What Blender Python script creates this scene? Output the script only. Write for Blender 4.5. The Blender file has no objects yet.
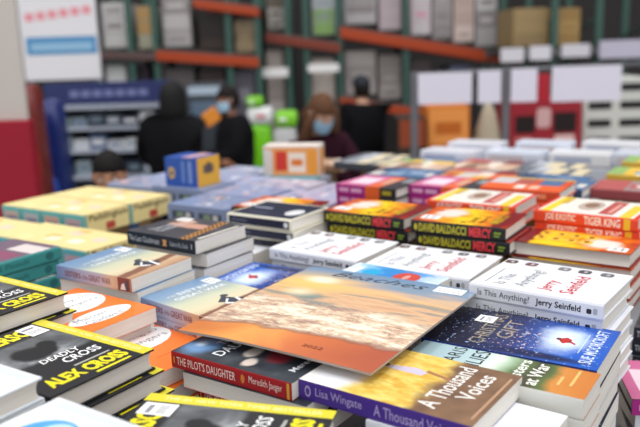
import bpy, bmesh, math, random
from mathutils import Vector, Matrix, Euler

SC = bpy.context.scene
COL = SC.collection
PI = math.pi

# ------------------------------------------------------------------ camera
FPX, PITCH, ROLL, CAMZ = 750.0, math.radians(12.3), math.radians(1.8), 1.75
YAW = math.radians(34.5)                       # camera heading against the rows of books


def _cam_axes():
    fw = Vector((0, math.cos(PITCH), -math.sin(PITCH)))
    up = Vector((0, math.sin(PITCH), math.cos(PITCH)))
    rt = Vector((1, 0, 0))
    c, s = math.cos(ROLL), math.sin(ROLL)
    Rz = Matrix.Rotation(YAW, 3, 'Z')
    return Rz @ (c * rt - s * up), Rz @ (s * rt + c * up), Rz @ fw


RT, UP, FW = _cam_axes()
GR, GF = Vector((math.cos(YAW), math.sin(YAW), 0)), Vector((-math.sin(YAW), math.cos(YAW), 0))
CP = Vector((0, 0, CAMZ))
cd = bpy.data.cameras.new('camera')
cam = bpy.data.objects.new('camera', cd)
COL.objects.link(cam)
cam.matrix_world = Matrix(((RT.x, UP.x, -FW.x, 0), (RT.y, UP.y, -FW.y, 0), (RT.z, UP.z, -FW.z, CAMZ), (0, 0, 0, 1)))
cd.sensor_width = 36
cd.lens = 36 * FPX / 640
cd.clip_start = 0.02
cd.dof.use_dof = True
cd.dof.focus_distance = 1.1
cd.dof.aperture_fstop = 3.2
cd.dof.aperture_blades = 0
SC.camera = cam


def ray(px, py):
    return RT * ((px - 320) / FPX) + UP * (-(py - 213.5) / FPX) + FW


def at(px, py, h):
    """the point h below the camera seen at a pixel"""
    d = ray(px, py)
    return CP + d * (h / -d.z)


def gp(px, py, d):
    """(right, z) seen at a pixel on the upright plane d ahead of the camera"""
    v = ray(px, py)
    k = d / v.dot(GF)
    p = CP + v * k
    return p.dot(GR), p.z


def gw(r, d, z):
    return GR * r + GF * d + Vector((0, 0, z))


# ------------------------------------------------------------------ materials
def lin(h):
    h = h.lstrip('#')
    o = []
    for i in (0, 2, 4):
        c = int(h[i:i + 2], 16) / 255
        o.append(c / 12.92 if c <= 0.04045 else ((c + 0.055) / 1.055) ** 2.4)
    return (*o, 1.0)


_M = {}


def pm(hexc, rough=0.45, metal=0.0, spec=0.3, dim=1.0):
    """a plain surface with a faint procedural unevenness"""
    key = (hexc, rough, metal, spec, dim)
    if key in _M:
        return _M[key]
    m = bpy.data.materials.new('surface_' + hexc)
    m.use_nodes = True
    nt = m.node_tree
    b = nt.nodes['Principled BSDF']
    b.inputs['Roughness'].default_value = rough
    b.inputs['Metallic'].default_value = metal
    b.inputs['Specular IOR Level'].default_value = spec
    n = nt.nodes.new('ShaderNodeTexNoise')
    n.inputs['Scale'].default_value = 40
    hs = nt.nodes.new('ShaderNodeHueSaturation')
    hs.inputs['Color'].default_value = [q * dim for q in lin(hexc)[:3]] + [1]
    mr = nt.nodes.new('ShaderNodeMapRange')
    mr.inputs['To Min'].default_value = 0.97
    mr.inputs['To Max'].default_value = 1.03
    tc = nt.nodes.new('ShaderNodeTexCoord')
    nt.links.new(tc.outputs['Object'], n.inputs['Vector'])
    nt.links.new(n.outputs['Fac'], mr.inputs['Value'])
    nt.links.new(mr.outputs['Result'], hs.inputs['Value'])
    nt.links.new(hs.outputs['Color'], b.inputs['Base Color'])
    _M[key] = m
    return m


class Art:
    """a printed picture: colour from the book's own coordinates; u runs spine to fore-edge, v tail to head"""

    def __init__(s, name, L, W, rough=0.35, coat=0.0):
        s.m = bpy.data.materials.new(name)
        s.m.use_nodes = True
        s.nt = s.m.node_tree
        s.b = s.nt.nodes['Principled BSDF']
        s.b.inputs['Roughness'].default_value = rough
        s.b.inputs['Specular IOR Level'].default_value = 0.3
        s.b.inputs['Coat Weight'].default_value = coat
        s.b.inputs['Coat Roughness'].default_value = 0.15
        tc = s.nt.nodes.new('ShaderNodeTexCoord')
        s.vec = tc.outputs['Object']
        sp = s.nt.nodes.new('ShaderNodeSeparateXYZ')
        s.nt.links.new(s.vec, sp.inputs[0])
        s.u = s.m_('MULTIPLY_ADD', sp.outputs['Y'], 1 / W, 0.5)
        s.v = s.m_('MULTIPLY_ADD', sp.outputs['X'], -1 / L, 0.5)
        s.x = sp.outputs['X']
        s.z = sp.outputs['Z']

    def put(s, sock, v):
        if isinstance(v, str):
            sock.default_value = lin(v)
        elif isinstance(v, (int, float)):
            sock.default_value = v
        else:
            s.nt.links.new(v, sock)

    def m_(s, op, a, b=None, c=None):
        n = s.nt.nodes.new('ShaderNodeMath')
        n.operation = op
        for i, v in enumerate((a, b, c)):
            if v is not None:
                s.put(n.inputs[i], v)
        return n.outputs[0]

    def noise(s, scale, detail=3, stretch=(1, 1, 1), off=0.0, dist=0.0, rough=0.5):
        mp = s.nt.nodes.new('ShaderNodeMapping')
        mp.inputs['Scale'].default_value = stretch
        mp.inputs['Location'].default_value = (off, off * 1.7, 0)
        s.nt.links.new(s.vec, mp.inputs[0])
        n = s.nt.nodes.new('ShaderNodeTexNoise')
        n.inputs['Scale'].default_value = scale
        n.inputs['Detail'].default_value = detail
        n.inputs['Distortion'].default_value = dist
        n.inputs['Roughness'].default_value = rough
        s.nt.links.new(mp.outputs[0], n.inputs['Vector'])
        return n.outputs['Fac']

    def ramp(s, fac, stops, interp='LINEAR'):
        n = s.nt.nodes.new('ShaderNodeValToRGB')
        n.color_ramp.interpolation = interp
        e = n.color_ramp.elements
        while len(e) < len(stops):
            e.new(0.5)
        for el, (p, c) in zip(e, stops):
            el.position = p
            el.color = lin(c)
        s.put(n.inputs[0], fac)
        return n.outputs[0]

    def step(s, v, lo, hi):
        n = s.nt.nodes.new('ShaderNodeMapRange')
        n.interpolation_type = 'SMOOTHSTEP'
        s.put(n.inputs['Value'], v)
        n.inputs['From Min'].default_value = lo
        n.inputs['From Max'].default_value = hi
        return n.outputs[0]

    def mix(s, f, a, b):
        n = s.nt.nodes.new('ShaderNodeMix')
        n.data_type = 'RGBA'
        s.put(n.inputs[0], f)
        s.put(n.inputs[6], a)
        s.put(n.inputs[7], b)
        return n.outputs[2]

    def blob(s, u0, v0, ru, rv, soft=0.5, wob=None):
        """1 inside an ellipse of the cover, 0 outside"""
        a = s.m_('POWER', s.m_('DIVIDE', s.m_('SUBTRACT', s.u, u0), ru), 2.0)
        b = s.m_('POWER', s.m_('DIVIDE', s.m_('SUBTRACT', s.v, v0), rv), 2.0)
        d = s.m_('SQRT', s.m_('ADD', a, b))
        if wob is not None:
            d = s.m_('ADD', d, s.m_('MULTIPLY', s.m_('SUBTRACT', wob, 0.5), 0.9))
        return s.step(s.m_('MULTIPLY', d, -1), -1.0, -1.0 + soft)

    def done(s, col):
        s.nt.links.new(col, s.b.inputs['Base Color'])
        return s.m


def page_material():
    a = Art('paper_pages', 1, 1, 0.8)
    n = a.noise(1.0, 2, (6, 6, 2600))
    m = a.done(a.ramp(n, [(0.3, 'cfc9c0'), (0.7, 'e9e5de')]))
    a.b.inputs['Specular IOR Level'].default_value = 0.2
    return m


def page_material2():
    a = Art('grey_paper_pages', 1, 1, 0.8)
    n = a.noise(1.0, 2, (6, 6, 2600))
    m = a.done(a.ramp(n, [(0.3, 'c6bfb6'), (0.7, 'e2dcd4')]))
    a.b.inputs['Specular IOR Level'].default_value = 0.2
    return m


PAGES = page_material()
PAGES_GREY = page_material2()
STICKER = pm('f2f2f2', 0.5)

# ------------------------------------------------------------------ text as flat meshes
_T = {}


def text_poly(s, bold=0.0, shear=0.0):
    key = (s, bold, shear)
    if key in _T:
        return _T[key]
    cu = bpy.data.curves.new('lettering', 'FONT')
    cu.body = s
    cu.fill_mode = 'FRONT'
    cu.offset = bold
    cu.shear = shear
    cu.resolution_u = 2
    ob = bpy.data.objects.new('lettering', cu)
    COL.objects.link(ob)
    dg = bpy.context.evaluated_depsgraph_get()
    me = bpy.data.meshes.new_from_object(ob.evaluated_get(dg))
    vs = [(v.co.x, v.co.y) for v in me.vertices]
    fs = [tuple(p.vertices) for p in me.polygons]
    bpy.data.objects.remove(ob)
    bpy.data.curves.remove(cu)
    bpy.data.meshes.remove(me)
    x0, x1 = min(v[0] for v in vs), max(v[0] for v in vs)
    y0, y1 = min(v[1] for v in vs), max(v[1] for v in vs)
    vs = [((x - x0) / (x1 - x0), (y - y0) / (y1 - y0)) for x, y in vs]
    _T[key] = (vs, fs)
    return _T[key]


# ------------------------------------------------------------------ mesh collector
class MB:
    def __init__(s):
        s.v, s.f, s.mi, s.mats, s.smooth = [], [], [], [], []

    def mat(s, m):
        if m not in s.mats:
            s.mats.append(m)
        return s.mats.index(m)

    def face(s, pts, m, smooth=False):
        k = len(s.v)
        s.v += [tuple(p) for p in pts]
        s.f.append(tuple(range(k, k + len(pts))))
        s.mi.append(s.mat(m))
        s.smooth.append(smooth)

    def add(s, vs, fs, m, smooth=False):
        k = len(s.v)
        i = s.mat(m)
        s.v += [tuple(p) for p in vs]
        for f in fs:
            s.f.append(tuple(k + q for q in f))
            s.mi.append(i)
            s.smooth.append(smooth)

    def bmesh(s, bm, m, smooth=False):
        bm.verts.index_update()
        s.add([v.co for v in bm.verts], [[v.index for v in f.verts] for f in bm.faces], m, smooth)
        bm.free()

    def box(s, x0, x1, y0, y1, z0, z1, m, bev=0.0, mat4=None):
        bm = bmesh.new()
        bmesh.ops.create_cube(bm, size=1)
        for v in bm.verts:
            v.co = Vector((x0 + (v.co.x + .5) * (x1 - x0), y0 + (v.co.y + .5) * (y1 - y0), z0 + (v.co.z + .5) * (z1 - z0)))
        if bev > 0:
            bmesh.ops.bevel(bm, geom=list(bm.edges), offset=bev, segments=2, affect='EDGES', profile=0.7)
        if mat4 is not None:
            bm.transform(mat4)
        s.bmesh(bm, m)

    def tube(s, pts, rad, m, n=10):
        """round bar through points; rad a number or a list"""
        rings = []
        P = [Vector(p) for p in pts]
        for i, p in enumerate(P):
            t = (P[min(i + 1, len(P) - 1)] - P[max(i - 1, 0)]).normalized()
            a = t.orthogonal().normalized() if i == 0 else (a - t * a.dot(t)).normalized()
            b = t.cross(a)
            r = rad[i] if isinstance(rad, (list, tuple)) else rad
            rings.append([p + (a * math.cos(2 * PI * k / n) + b * math.sin(2 * PI * k / n)) * r for k in range(n)])
        vs = [q for r in rings for q in r]
        fs = []
        for i in range(len(rings) - 1):
            for k in range(n):
                fs.append((i * n + k, i * n + (k + 1) % n, (i + 1) * n + (k + 1) % n, (i + 1) * n + k))
        fs.append(tuple(range(n - 1, -1, -1)))
        fs.append(tuple(range((len(rings) - 1) * n, len(rings) * n)))
        s.add(vs, fs, m, True)

    def blob(s, c, r, m, n=(16, 10), wob=0.0, seed=0):
        """a rounded body; r a triple"""
        rnd = random.Random(seed)
        bm = bmesh.new()
        bmesh.ops.create_uvsphere(bm, u_segments=n[0], v_segments=n[1], radius=1)
        ph = [rnd.uniform(0, 6) for _ in range(6)]
        for v in bm.verts:
            d = v.co.copy()
            k = 1 + wob * (math.sin(3 * d.x + ph[0]) * math.sin(4 * d.y + ph[1]) + .6 * math.sin(7 * d.z + ph[2] + 3 * d.x))
            v.co = Vector((c[0] + d.x * r[0] * k, c[1] + d.y * r[1] * k, c[2] + d.z * r[2] * k))
        s.bmesh(bm, m, True)

    def build(s, name, parent=None):
        me = bpy.data.meshes.new(name)
        me.from_pydata(s.v, [], s.f)
        for m in s.mats:
            me.materials.append(m)
        me.polygons.foreach_set('material_index', s.mi)
        me.polygons.foreach_set('use_smooth', s.smooth)
        me.update()
        o = bpy.data.objects.new(name, me)
        COL.objects.link(o)
        if parent is not None:
            o.parent = parent
        return o


def tag(o, label=None, cat=None, group=None, kind=None):
    for k, v in (('label', label), ('category', cat), ('group', group), ('kind', kind)):
        if v:
            o[k] = v
    return o


def thing(name, label=None, cat=None, loc=(0, 0, 0), rz=0.0, group=None):
    o = bpy.data.objects.new(name, None)
    o.empty_display_size = 0.05
    COL.objects.link(o)
    o.location = loc
    o.rotation_euler = (0, 0, rz)
    return tag(o, label, cat, group)


def dup(root, loc, rz=0.0, label=None, group=None):
    r = root.copy()
    COL.objects.link(r)
    r.location = loc
    r.rotation_euler = (0, 0, rz)
    if label:
        r['label'] = label
    if group:
        r['group'] = group
    for ch in list(root.children):
        c = ch.copy()
        COL.objects.link(c)
        c.parent = r
        for g in list(ch.children):
            d = g.copy()
            COL.objects.link(d)
            d.parent = c
    return r


# ------------------------------------------------------------------ panels a print lies on
EPS = 0.00012


class Panel:
    """flat prints on one face of a book; (a, b) in metres, layer k just above the face"""

    def __init__(s, mb, fn):
        s.mb, s.fn = mb, fn

    def rect(s, a0, b0, a1, b1, m, k=1):
        s.mb.face([s.fn(a0, b0, k), s.fn(a1, b0, k), s.fn(a1, b1, k), s.fn(a0, b1, k)], m)

    def poly(s, pts, m, k=1):
        s.mb.face([s.fn(a, b, k) for a, b in pts], m)

    def disc(s, a, b, ra, rb, m, k=1, n=24):
        s.poly([(a + ra * math.cos(2 * PI * i / n), b + rb * math.sin(2 * PI * i / n)) for i in range(n)], m, k)

    def rrect(s, a0, b0, a1, b1, r, m, k=1):
        pts = []
        for cx, cy, t0 in ((a1 - r, b0 + r, -90), (a1 - r, b1 - r, 0), (a0 + r, b1 - r, 90), (a0 + r, b0 + r, 180)):
            for j in range(5):
                t = math.radians(t0 + j * 22.5)
                pts.append((cx + r * math.cos(t), cy + r * math.sin(t)))
        s.poly(pts, m, k)

    def text(s, body, a0, b0, a1, b1, m, k=2, bold=0.0, shear=0.0):
        vs, fs = text_poly(body, bold, shear)
        s.mb.add([s.fn(a0 + x * (a1 - a0), b0 + y * (b1 - b0), k) for x, y in vs], fs, m)


# ------------------------------------------------------------------ books
class Kind:
    pass


def make_kind(name, L, W, T, hard, cover_mat, spine_mat, back_mat=None, art=None, spine_art=None, pages=None, sticker=None, wrap=0.0):
    """one book lying on its back cover, spine along -y, head at -x; art(panel, L, W) and spine_art(panel, L, T) print on it"""
    ct = 0.0028 if hard else 0.0007
    st = 0.003 if hard else 0.0007
    ins = 0.003 if hard else 0.0
    back_mat = back_mat or spine_mat
    parts = []
    lx, ly = L / 2, W / 2
    bev = 0.0008 if hard else 0.0
    m = MB()
    m.box(-lx, lx, -ly, ly, T - ct, T, cover_mat, bev)
    p = Panel(m, lambda a, b, k: (lx - b, a - ly, T + EPS * k))
    if art:
        art(p, L, W)
    parts.append(('front_cover', m))
    m = MB()
    m.box(-lx, lx, -ly, ly, 0, ct, back_mat, bev)
    parts.append(('back_cover', m))
    m = MB()                                   # spine with softly rounded edges
    n = 8
    prof = []
    for i in range(n + 1):
        t = i / n
        q = min(1.0, (1 - abs(2 * t - 1)) * 4)
        prof.append((-ly - st * (0.35 + 0.65 * math.sqrt(max(0, 1 - (1 - q) ** 2))), t * T))
    vs = [(-lx, y, z) for y, z in prof] + [(lx, y, z) for y, z in prof] + [(-lx, -ly + .0002, 0), (-lx, -ly + .0002, T), (lx, -ly + .0002, 0), (lx, -ly + .0002, T)]
    fs = [(i, n + 1 + i, n + 2 + i, i + 1) for i in range(n)]
    e = 2 * (n + 1)
    fs += [tuple([e] + list(range(n + 1)) + [e + 1])[::-1], tuple([e + 2] + list(range(n + 1, 2 * n + 2)) + [e + 3])]
    fs += [(n, 2 * n + 1, e + 3, e + 1), (0, e, e + 2, n + 1)]
    m.add(vs, fs, spine_mat, False)
    if spine_art:
        spine_art(Panel(m, lambda s, t, k: (s - lx, -ly - st - EPS * k - .0001, t)), L, T)
    parts.append(('spine', m))
    m = MB()
    x0, x1 = -lx + ins, lx - ins
    n = 6
    prof = []
    for i in range(n + 1):
        t = i / n
        dip = (0.004 if hard else 0.0006) * math.sin(PI * t)
        prof.append((ly - ins - 0.0006 - dip, ct + t * (T - 2 * ct)))
    yb = -ly + 0.0003
    vs = [(x0, y, z) for y, z in prof] + [(x1, y, z) for y, z in prof] + [(x0, yb, ct), (x0, yb, T - ct), (x1, yb, ct), (x1, yb, T - ct)]
    e = 2 * (n + 1)
    fs = [(i, i + 1, n + 2 + i, n + 1 + i) for i in range(n)]
    fs += [tuple([e] + list(range(n + 1)) + [e + 1]), tuple([e + 2] + list(range(n + 1, 2 * n + 2)) + [e + 3])[::-1]]
    m.add(vs, fs, pages or PAGES)
    parts.append(('page_block', m))
    if sticker:
        m = MB()
        q = Panel(m, lambda a, b, k: (lx - b, a - ly, T + EPS * k))
        a0, b0, a1, b1 = sticker
        x_0, x_1 = lx - b1, lx - b0
        m.box(x_0, x_1, a0 - ly, a1 - ly, T + EPS * 3.2, T + EPS * 4.5, STICKER)
        ink = pm('8b8b93')
        for i in range(9):
            aa = a0 + (a1 - a0) * (0.12 + 0.085 * i)
            q.rect(aa, b0 + (b1 - b0) * .2, aa + (a1 - a0) * (.03 + .02 * (i % 2)), b0 + (b1 - b0) * .5, ink, 5)
        q.rect(a0 + (a1 - a0) * .12, b0 + (b1 - b0) * .65, a0 + (a1 - a0) * .8, b0 + (b1 - b0) * .8, ink, 5)
        parts.append(('price_sticker', m))
    K = Kind()
    K.name, K.L, K.W, K.T, K.parts, K.proto, K.art = name, L, W, T, parts, None, art
    return K


def put_book(K, centre, z, rz, label, cat='book', group=None):
    if K.proto is None:
        r = thing(K.name, label, cat, (centre[0], centre[1], z), rz, group)
        for n, m in K.parts:
            o = m.build(n, cover if n == 'price_sticker' else r)
            if n == 'front_cover':
                cover = o
        K.proto = r
        return r
    r = dup(K.proto, (centre[0], centre[1], z), rz, label)
    if group:
        r['group'] = group
    elif 'group' in r:
        del r['group']
    return r


TABLE_Z = 1.05
RISERS = []
GAP = 0.0009
ORD = ['topmost', 'second down', 'third down', 'fourth down', 'fifth down', 'sixth down', 'seventh down', 'eighth down']
CORNER = {'FL': (-1, -1), 'FR': (1, -1), 'BL': (-1, 1), 'BR': (1, 1), 'C': (0, 0)}


def stack(K, anchor, h, labels, corner='FR', rz=0.0, offs=None, flips=None, group=None, lower=None, cat='book', riser=0.3, pt=None):
    """a pile of books under one top corner; labels top to bottom; offs (dx, dy, deg) of each lower book; flips mark spine-behind"""
    P = pt if pt is not None else at(anchor[0], anchor[1], h)
    a = math.radians(rz)
    c, s = math.cos(a), math.sin(a)
    qx, qy = CORNER[corner][0] * K.L / 2, CORNER[corner][1] * K.W / 2
    cx, cy = P.x - (c * qx - s * qy), P.y - (s * qx + c * qy)
    z = CAMZ - h
    out = []
    for i, lab in enumerate(labels):
        k = K if i == 0 or lower is None else (lower[i - 1] if isinstance(lower, list) else lower)
        dx, dy, dr = (offs[i] if offs and i < len(offs) else (0, 0, 0))
        fl = bool(flips and i < len(flips) and flips[i])
        z -= k.T
        out.append(put_book(k, (cx + c * dx - s * dy, cy + s * dx + c * dy), z, a + math.radians(dr) + (PI if fl else 0), lab, cat, group))
        lx, ly = cx + c * dx - s * dy, cy + s * dx + c * dy
        z -= GAP
    z += GAP
    if z > TABLE_Z + 0.004 and riser:
        RISERS.append((lx, ly, k.L * riser, k.W * riser, a, z))
    return out


def names_for(desc, where, n):
    return [f'{desc}, {ORD[i]}{"" if i == 0 else " from the top"} {where}' for i in range(n)]


def jit(n, seed, s=0.006, r=1.5):
    rnd = random.Random(seed)
    return [(0, 0, 0)] + [(rnd.uniform(-s, s), rnd.uniform(-s, s), rnd.uniform(-r, r)) for _ in range(n - 1)]


# --- plain inks
WHITE, BLACK, RED, YEL = pm('f3f3f3', .4), pm('141416', .4), pm('c22a2e', .4), pm('e8d424', .4)
INKGREY = pm('85868e', .45)
DARKINK = pm('33343c', .45)

# ------------------------------------------------------------------ the kinds of book
def along(p, L):
    """prints that read along the spine instead of across the cover"""
    return Panel(p.mb, lambda s, t, k: p.fn(t, L - s, k))


def sein_art(p, L, W):
    p.rect(.10 * W, .905 * L, .62 * W, .915 * L, INKGREY)
    p.text('Is This', .10 * W, .76 * L, .46 * W, .85 * L, INKGREY, bold=.008)
    p.text('Anything?', .12 * W, .58 * L, .72 * W, .70 * L, INKGREY, bold=.008)
    p.text('Jerry', .12 * W, .40 * L, .46 * W, .52 * L, RED, bold=.012)
    p.text('Seinfeld', .12 * W, .25 * L, .72 * W, .355 * L, RED, bold=.012)
    for i, b in enumerate((.89, .72, .45, .29, .12)):
        c = pm(('5a4038', '6d4a50', '77777c', '4c4c50', '6a6a70')[i])
        p.rrect(.82 * W, b * L, .955 * W, (b + .10) * L, .007, c)
        p.rect(.86 * W, (b + .03) * L, .92 * W, (b + .055) * L, pm('b9b4b6'), 2)


def sein_spine(p, L, T):
    p.text('Is This Anything?', .07 * L, .22 * T, .475 * L, .72 * T, pm('5c5e6a'), bold=.006)
    p.text('Jerry Seinfeld', .52 * L, .22 * T, .845 * L, .72 * T, pm('20212b'), bold=.02)
    p.rrect(.885 * L, .32 * T, .92 * L, .62 * T, .002, pm('2b2c34'))
    p.rrect(.93 * L, .32 * T, .96 * L, .68 * T, .002, pm('a9aab4'))


SEIN_W = pm('e9eaf0', .32)
SEIN = make_kind('hardcover_book', .215, .165, .0262, True, SEIN_W, pm('dcdee6', .35), art=sein_art, spine_art=sein_spine)


def mercy_cover(bias=0.0, L=.205, W=.15):
    a = Art('flame_print', L, W, .3)
    n = a.noise(14, 4, (1, 2.2, 1), 3.0, 1.2)
    t = a.m_('ADD', a.m_('MULTIPLY_ADD', a.v, .62 - bias, bias), a.m_('MULTIPLY', n, .55))
    c = a.ramp(t, [(.22, '5a1418'), (.34, 'b0281c'), (.46, 'f08a1c'), (.56, 'fbd21e'), (.68, 'f29a1e'), (.80, 'd8641e'), (.92, 'a83a28')])
    c = a.mix(a.blob(.62, .72, .32, .2, .5, n), c, 'e9dcd2')
    c = a.mix(a.blob(.5, .1, .9, .1, .3, n), c, '7a1c22')
    return a.done(c)


def mercy_art(p, L, W):
    dk, ol = pm('3a2412'), pm('b89a1e')
    p.rect(.10 * W, .44 * L, .16 * W, .50 * L, dk)
    for i, (b0, b1) in enumerate(((.28, .33), (.36, .43))):
        p.text(('BALDACCI', 'DAVID')[i], .14 * W, b0 * L, (.62, .5)[i] * W, b1 * L, dk, bold=.02)
    p.text('MERCY', .2 * W, .12 * L, .8 * W, .24 * L, ol, bold=.03)


def mercy_spine(p, L, T):
    y, r, g = pm('b3aa2a'), pm('d43a40'), pm('7d9a2c')
    p.disc(.055 * L, .5 * T, .018 * L, .26 * T, y)
    p.text('DAVID', .09 * L, .18 * T, .27 * L, .84 * T, y, bold=.03)
    p.text('BALDACCI', .285 * L, .18 * T, .60 * L, .84 * T, y, bold=.03)
    p.text('MERCY', .63 * L, .14 * T, .86 * L, .88 * T, r, bold=.04)
    p.rect(.885 * L, .52 * T, .955 * L, .66 * T, g)
    p.rect(.885 * L, .3 * T, .94 * L, .42 * T, g)


MERCY_C = mercy_cover()
BLK = pm('1b1a1d', .35)
MERCY = make_kind('hardcover_book', .205, .15, .0275, True, MERCY_C, BLK, art=mercy_art, spine_art=mercy_spine, sticker=(.02, .155, .055, .195))


def mercylow_art(p, L, W):
    e, y, dk = pm('c8452a'), pm('e8b93a'), pm('6a3a1c')
    p.rect(0, .02 * L, .07 * W, .98 * L, e)
    p.rect(.02 * W, .0, W, .03 * L, e)
    for i in range(4):
        for j in range(2):
            p.rect((.22 + .3 * j) * W, (.55 - .13 * i) * L, (.44 + .3 * j) * W, (.65 - .13 * i) * L, y, 2)
            p.rect((.26 + .3 * j) * W, (.58 - .13 * i) * L, (.36 + .3 * j) * W, (.62 - .13 * i) * L, dk, 3)


MERCYLOW = make_kind('hardcover_book', .235, .13, .03, True, mercy_cover(.16, .235, .13), pm('7a2620', .4), art=mercylow_art, sticker=(.095, .19, .125, .225), pages=PAGES_GREY)


def tiger_art(p, L, W):
    p.rect(.0, .84 * L, W, .93 * L, pm('e6c92e'))
    p.rect(.55 * W, .80 * L, W, .88 * L, pm('c7a93a'), 2)
    p.disc(.55 * W, .55 * L, .3 * W, .12 * L, pm('b9a79a'))
    p.disc(.58 * W, .55 * L, .16 * W, .07 * L, pm('8a6a58'), 2)
    p.rect(.1 * W, .26 * L, .95 * W, .40 * L, pm('b2504c'))
    p.rect(.2 * W, .29 * L, .8 * W, .33 * L, pm('d99a8e'), 2)
    p.rect(.0, .08 * L, .8 * W, .18 * L, pm('dcc33a'))
    p.rect(.0, .0, W, .05 * L, pm('d2392c'))
    p.rect(.0, .96 * L, W, L, pm('d2392c'))


def tiger_spine(p, L, T):
    p.text('JOE EXOTIC', .12 * L, .16 * T, .42 * L, .86 * T, pm('f3e6dc'), bold=.02)
    p.text('TIGER KING', .50 * L, .16 * T, .84 * L, .86 * T, pm('f3e6dc'), bold=.02)
    p.rect(.87 * L, .05 * T, .93 * L, .95 * T, pm('e6b92e'))


TIGER = make_kind('hardcover_book', .215, .16, .0255, True, pm('e6e0d8', .35), pm('dd4a2c', .4), art=tiger_art, spine_art=tiger_spine)


def navy_art(p, L, W):
    n = pm('2c2f42', .3)
    p.rect(.035 * W, .03 * L, .965 * W, .97 * L, n)
    p.disc(.42 * W, .20 * L, .20 * W, .11 * L, pm('d4d4d6'), 2)
    p.rect(.5 * W, .62 * L, .58 * W, .9 * L, pm('8f93a5'), 2)
    p.rect(.2 * W, .5 * L, .24 * W, .8 * L, pm('565a70'), 2)


def navy_spine(p, L, T):
    p.rect(.03 * L, .16 * T, .965 * L, .84 * T, pm('2a2c40', .3))
    p.rect(.07 * L, .42 * T, .32 * L, .58 * T, pm('585b70'), 2)
    p.disc(.915 * L, .5 * T, .033 * L, .24 * T, pm('d6d6d8'), 2)


CREAM = pm('ddd8c6', .45)
NAVY = make_kind('hardcover_book', .182, .15, .0262, True, CREAM, CREAM, art=navy_art, spine_art=navy_spine)


def check_cover():
    a = Art('hand_and_chessboard_print', .19, .15, .3)
    n = a.noise(18, 3, (1, 1, 1), 1.0)
    c = a.ramp(n, [(.3, '3c3c42'), (.7, '56545a')])
    c = a.mix(a.blob(.62, .50, .16, .42, .5, n), c, 'c99a86')
    c = a.mix(a.blob(.80, .72, .1, .2, .6, n), c, 'd8b8a8')
    ck = a.nt.nodes.new('ShaderNodeTexChecker')
    ck.inputs['Scale'].default_value = 170
    ck.inputs['Color1'].default_value = lin('c08a4e')
    ck.inputs['Color2'].default_value = lin('5a4030')
    a.nt.links.new(a.vec, ck.inputs['Vector'])
    c = a.mix(a.step(a.m_('ABSOLUTE', a.m_('SUBTRACT', a.v, a.m_('MULTIPLY_ADD', a.u, .12, .17))), .065, .055), c, ck.outputs[0])
    return a.done(c)


def check_art(p, L, W):
    p.text('The Last', .16 * W, .74 * L, .60 * W, .82 * L, pm('cfd3da'))
    p.text('Checkmate', .16 * W, .62 * L, .66 * W, .71 * L, pm('cfd3da'))
    p.rect(.1 * W, .01 * L, .9 * W, .05 * L, pm('d9d2c8'), 2)


def check_spine(p, L, T):
    p.text('The Last Checkmate', .03 * L, .32 * T, .49 * L, .76 * T, pm('c9ced6'))
    p.poly([(.53 * L, .28 * T), (.60 * L, .28 * T), (.585 * L, .5 * T), (.60 * L, .74 * T), (.53 * L, .74 * T), (.55 * L, .5 * T)], pm('d09a62'))
    p.text('Gabriella Saab', .64 * L, .34 * T, .90 * L, .7 * T, pm('aeb4be'))
    p.rect(.945 * L, .35 * T, .955 * L, .7 * T, pm('c9ced6'))


CHECK = make_kind('paperback_book', .19, .15, .0275, False, check_cover(), pm('252b36', .35), art=check_art, spine_art=check_spine, sticker=(.118, .135, .142, .17))


def sist_cover():
    a = Art('wartime_novel_print', .192, .152, .3)
    n = a.noise(25, 3)
    t = a.m_('ADD', a.v, a.m_('MULTIPLY', a.m_('SUBTRACT', n, .5), .12))
    c = a.ramp(t, [(.0, 'b98a6a'), (.12, 'c7a888'), (.3, 'dccfae'), (.5, 'c9cbb0'), (.66, '9aa9ac'), (.8, '7d98b4'), (1.0, '6c8db2')])
    g = a.m_('ADD', a.v, a.m_('MULTIPLY', a.u, -.12))
    g = a.m_('ADD', g, a.m_('MULTIPLY', a.m_('SUBTRACT', n, .5), .08))
    band = a.m_('MULTIPLY', a.step(g, .05, .08), a.step(a.m_('MULTIPLY', g, -1), -.19, -.16))
    c = a.mix(band, c, '8a5f4c')
    return a.done(c)


def sist_art(p, L, W):
    w = pm('e9ebee')
    p.text('SISTERS', .30 * W, .735 * L, .86 * W, .80 * L, w, bold=.01)
    p.text('of the', .15 * W, .745 * L, .27 * W, .785 * L, w)
    p.text('GREAT WAR', .16 * W, .62 * L, .9 * W, .685 * L, w, bold=.01)
    dk = pm('3a3f4c')
    p.poly([(.40 * W, .30 * L), (.58 * W, .14 * L), (.72 * W, .20 * L), (.62 * W, .30 * L), (.56 * W, .40 * L)], dk)
    p.disc(.60 * W, .40 * L, .05 * W, .035 * L, dk)
    p.poly([(.42 * W, .22 * L), (.5 * W, .155 * L), (.53 * W, .16 * L), (.47 * W, .24 * L), (.56 * W, .30 * L), (.54 * W, .32 * L)], w, 2)
    p.poly([(.56 * W, .10 * L), (.60 * W, .10 * L), (.66 * W, .28 * L), (.62 * W, .28 * L)], w, 2)


def sist_spine_mat():
    a = Art('wartime_spine_print', .192, .152, .35)
    c = a.ramp(a.v, [(.0, 'a9785c'), (.24, 'd2a988'), (.40, 'b7a6b0'), (.66, 'a3a6bf'), (1.0, '7088b4')])
    return a.done(c)


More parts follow.
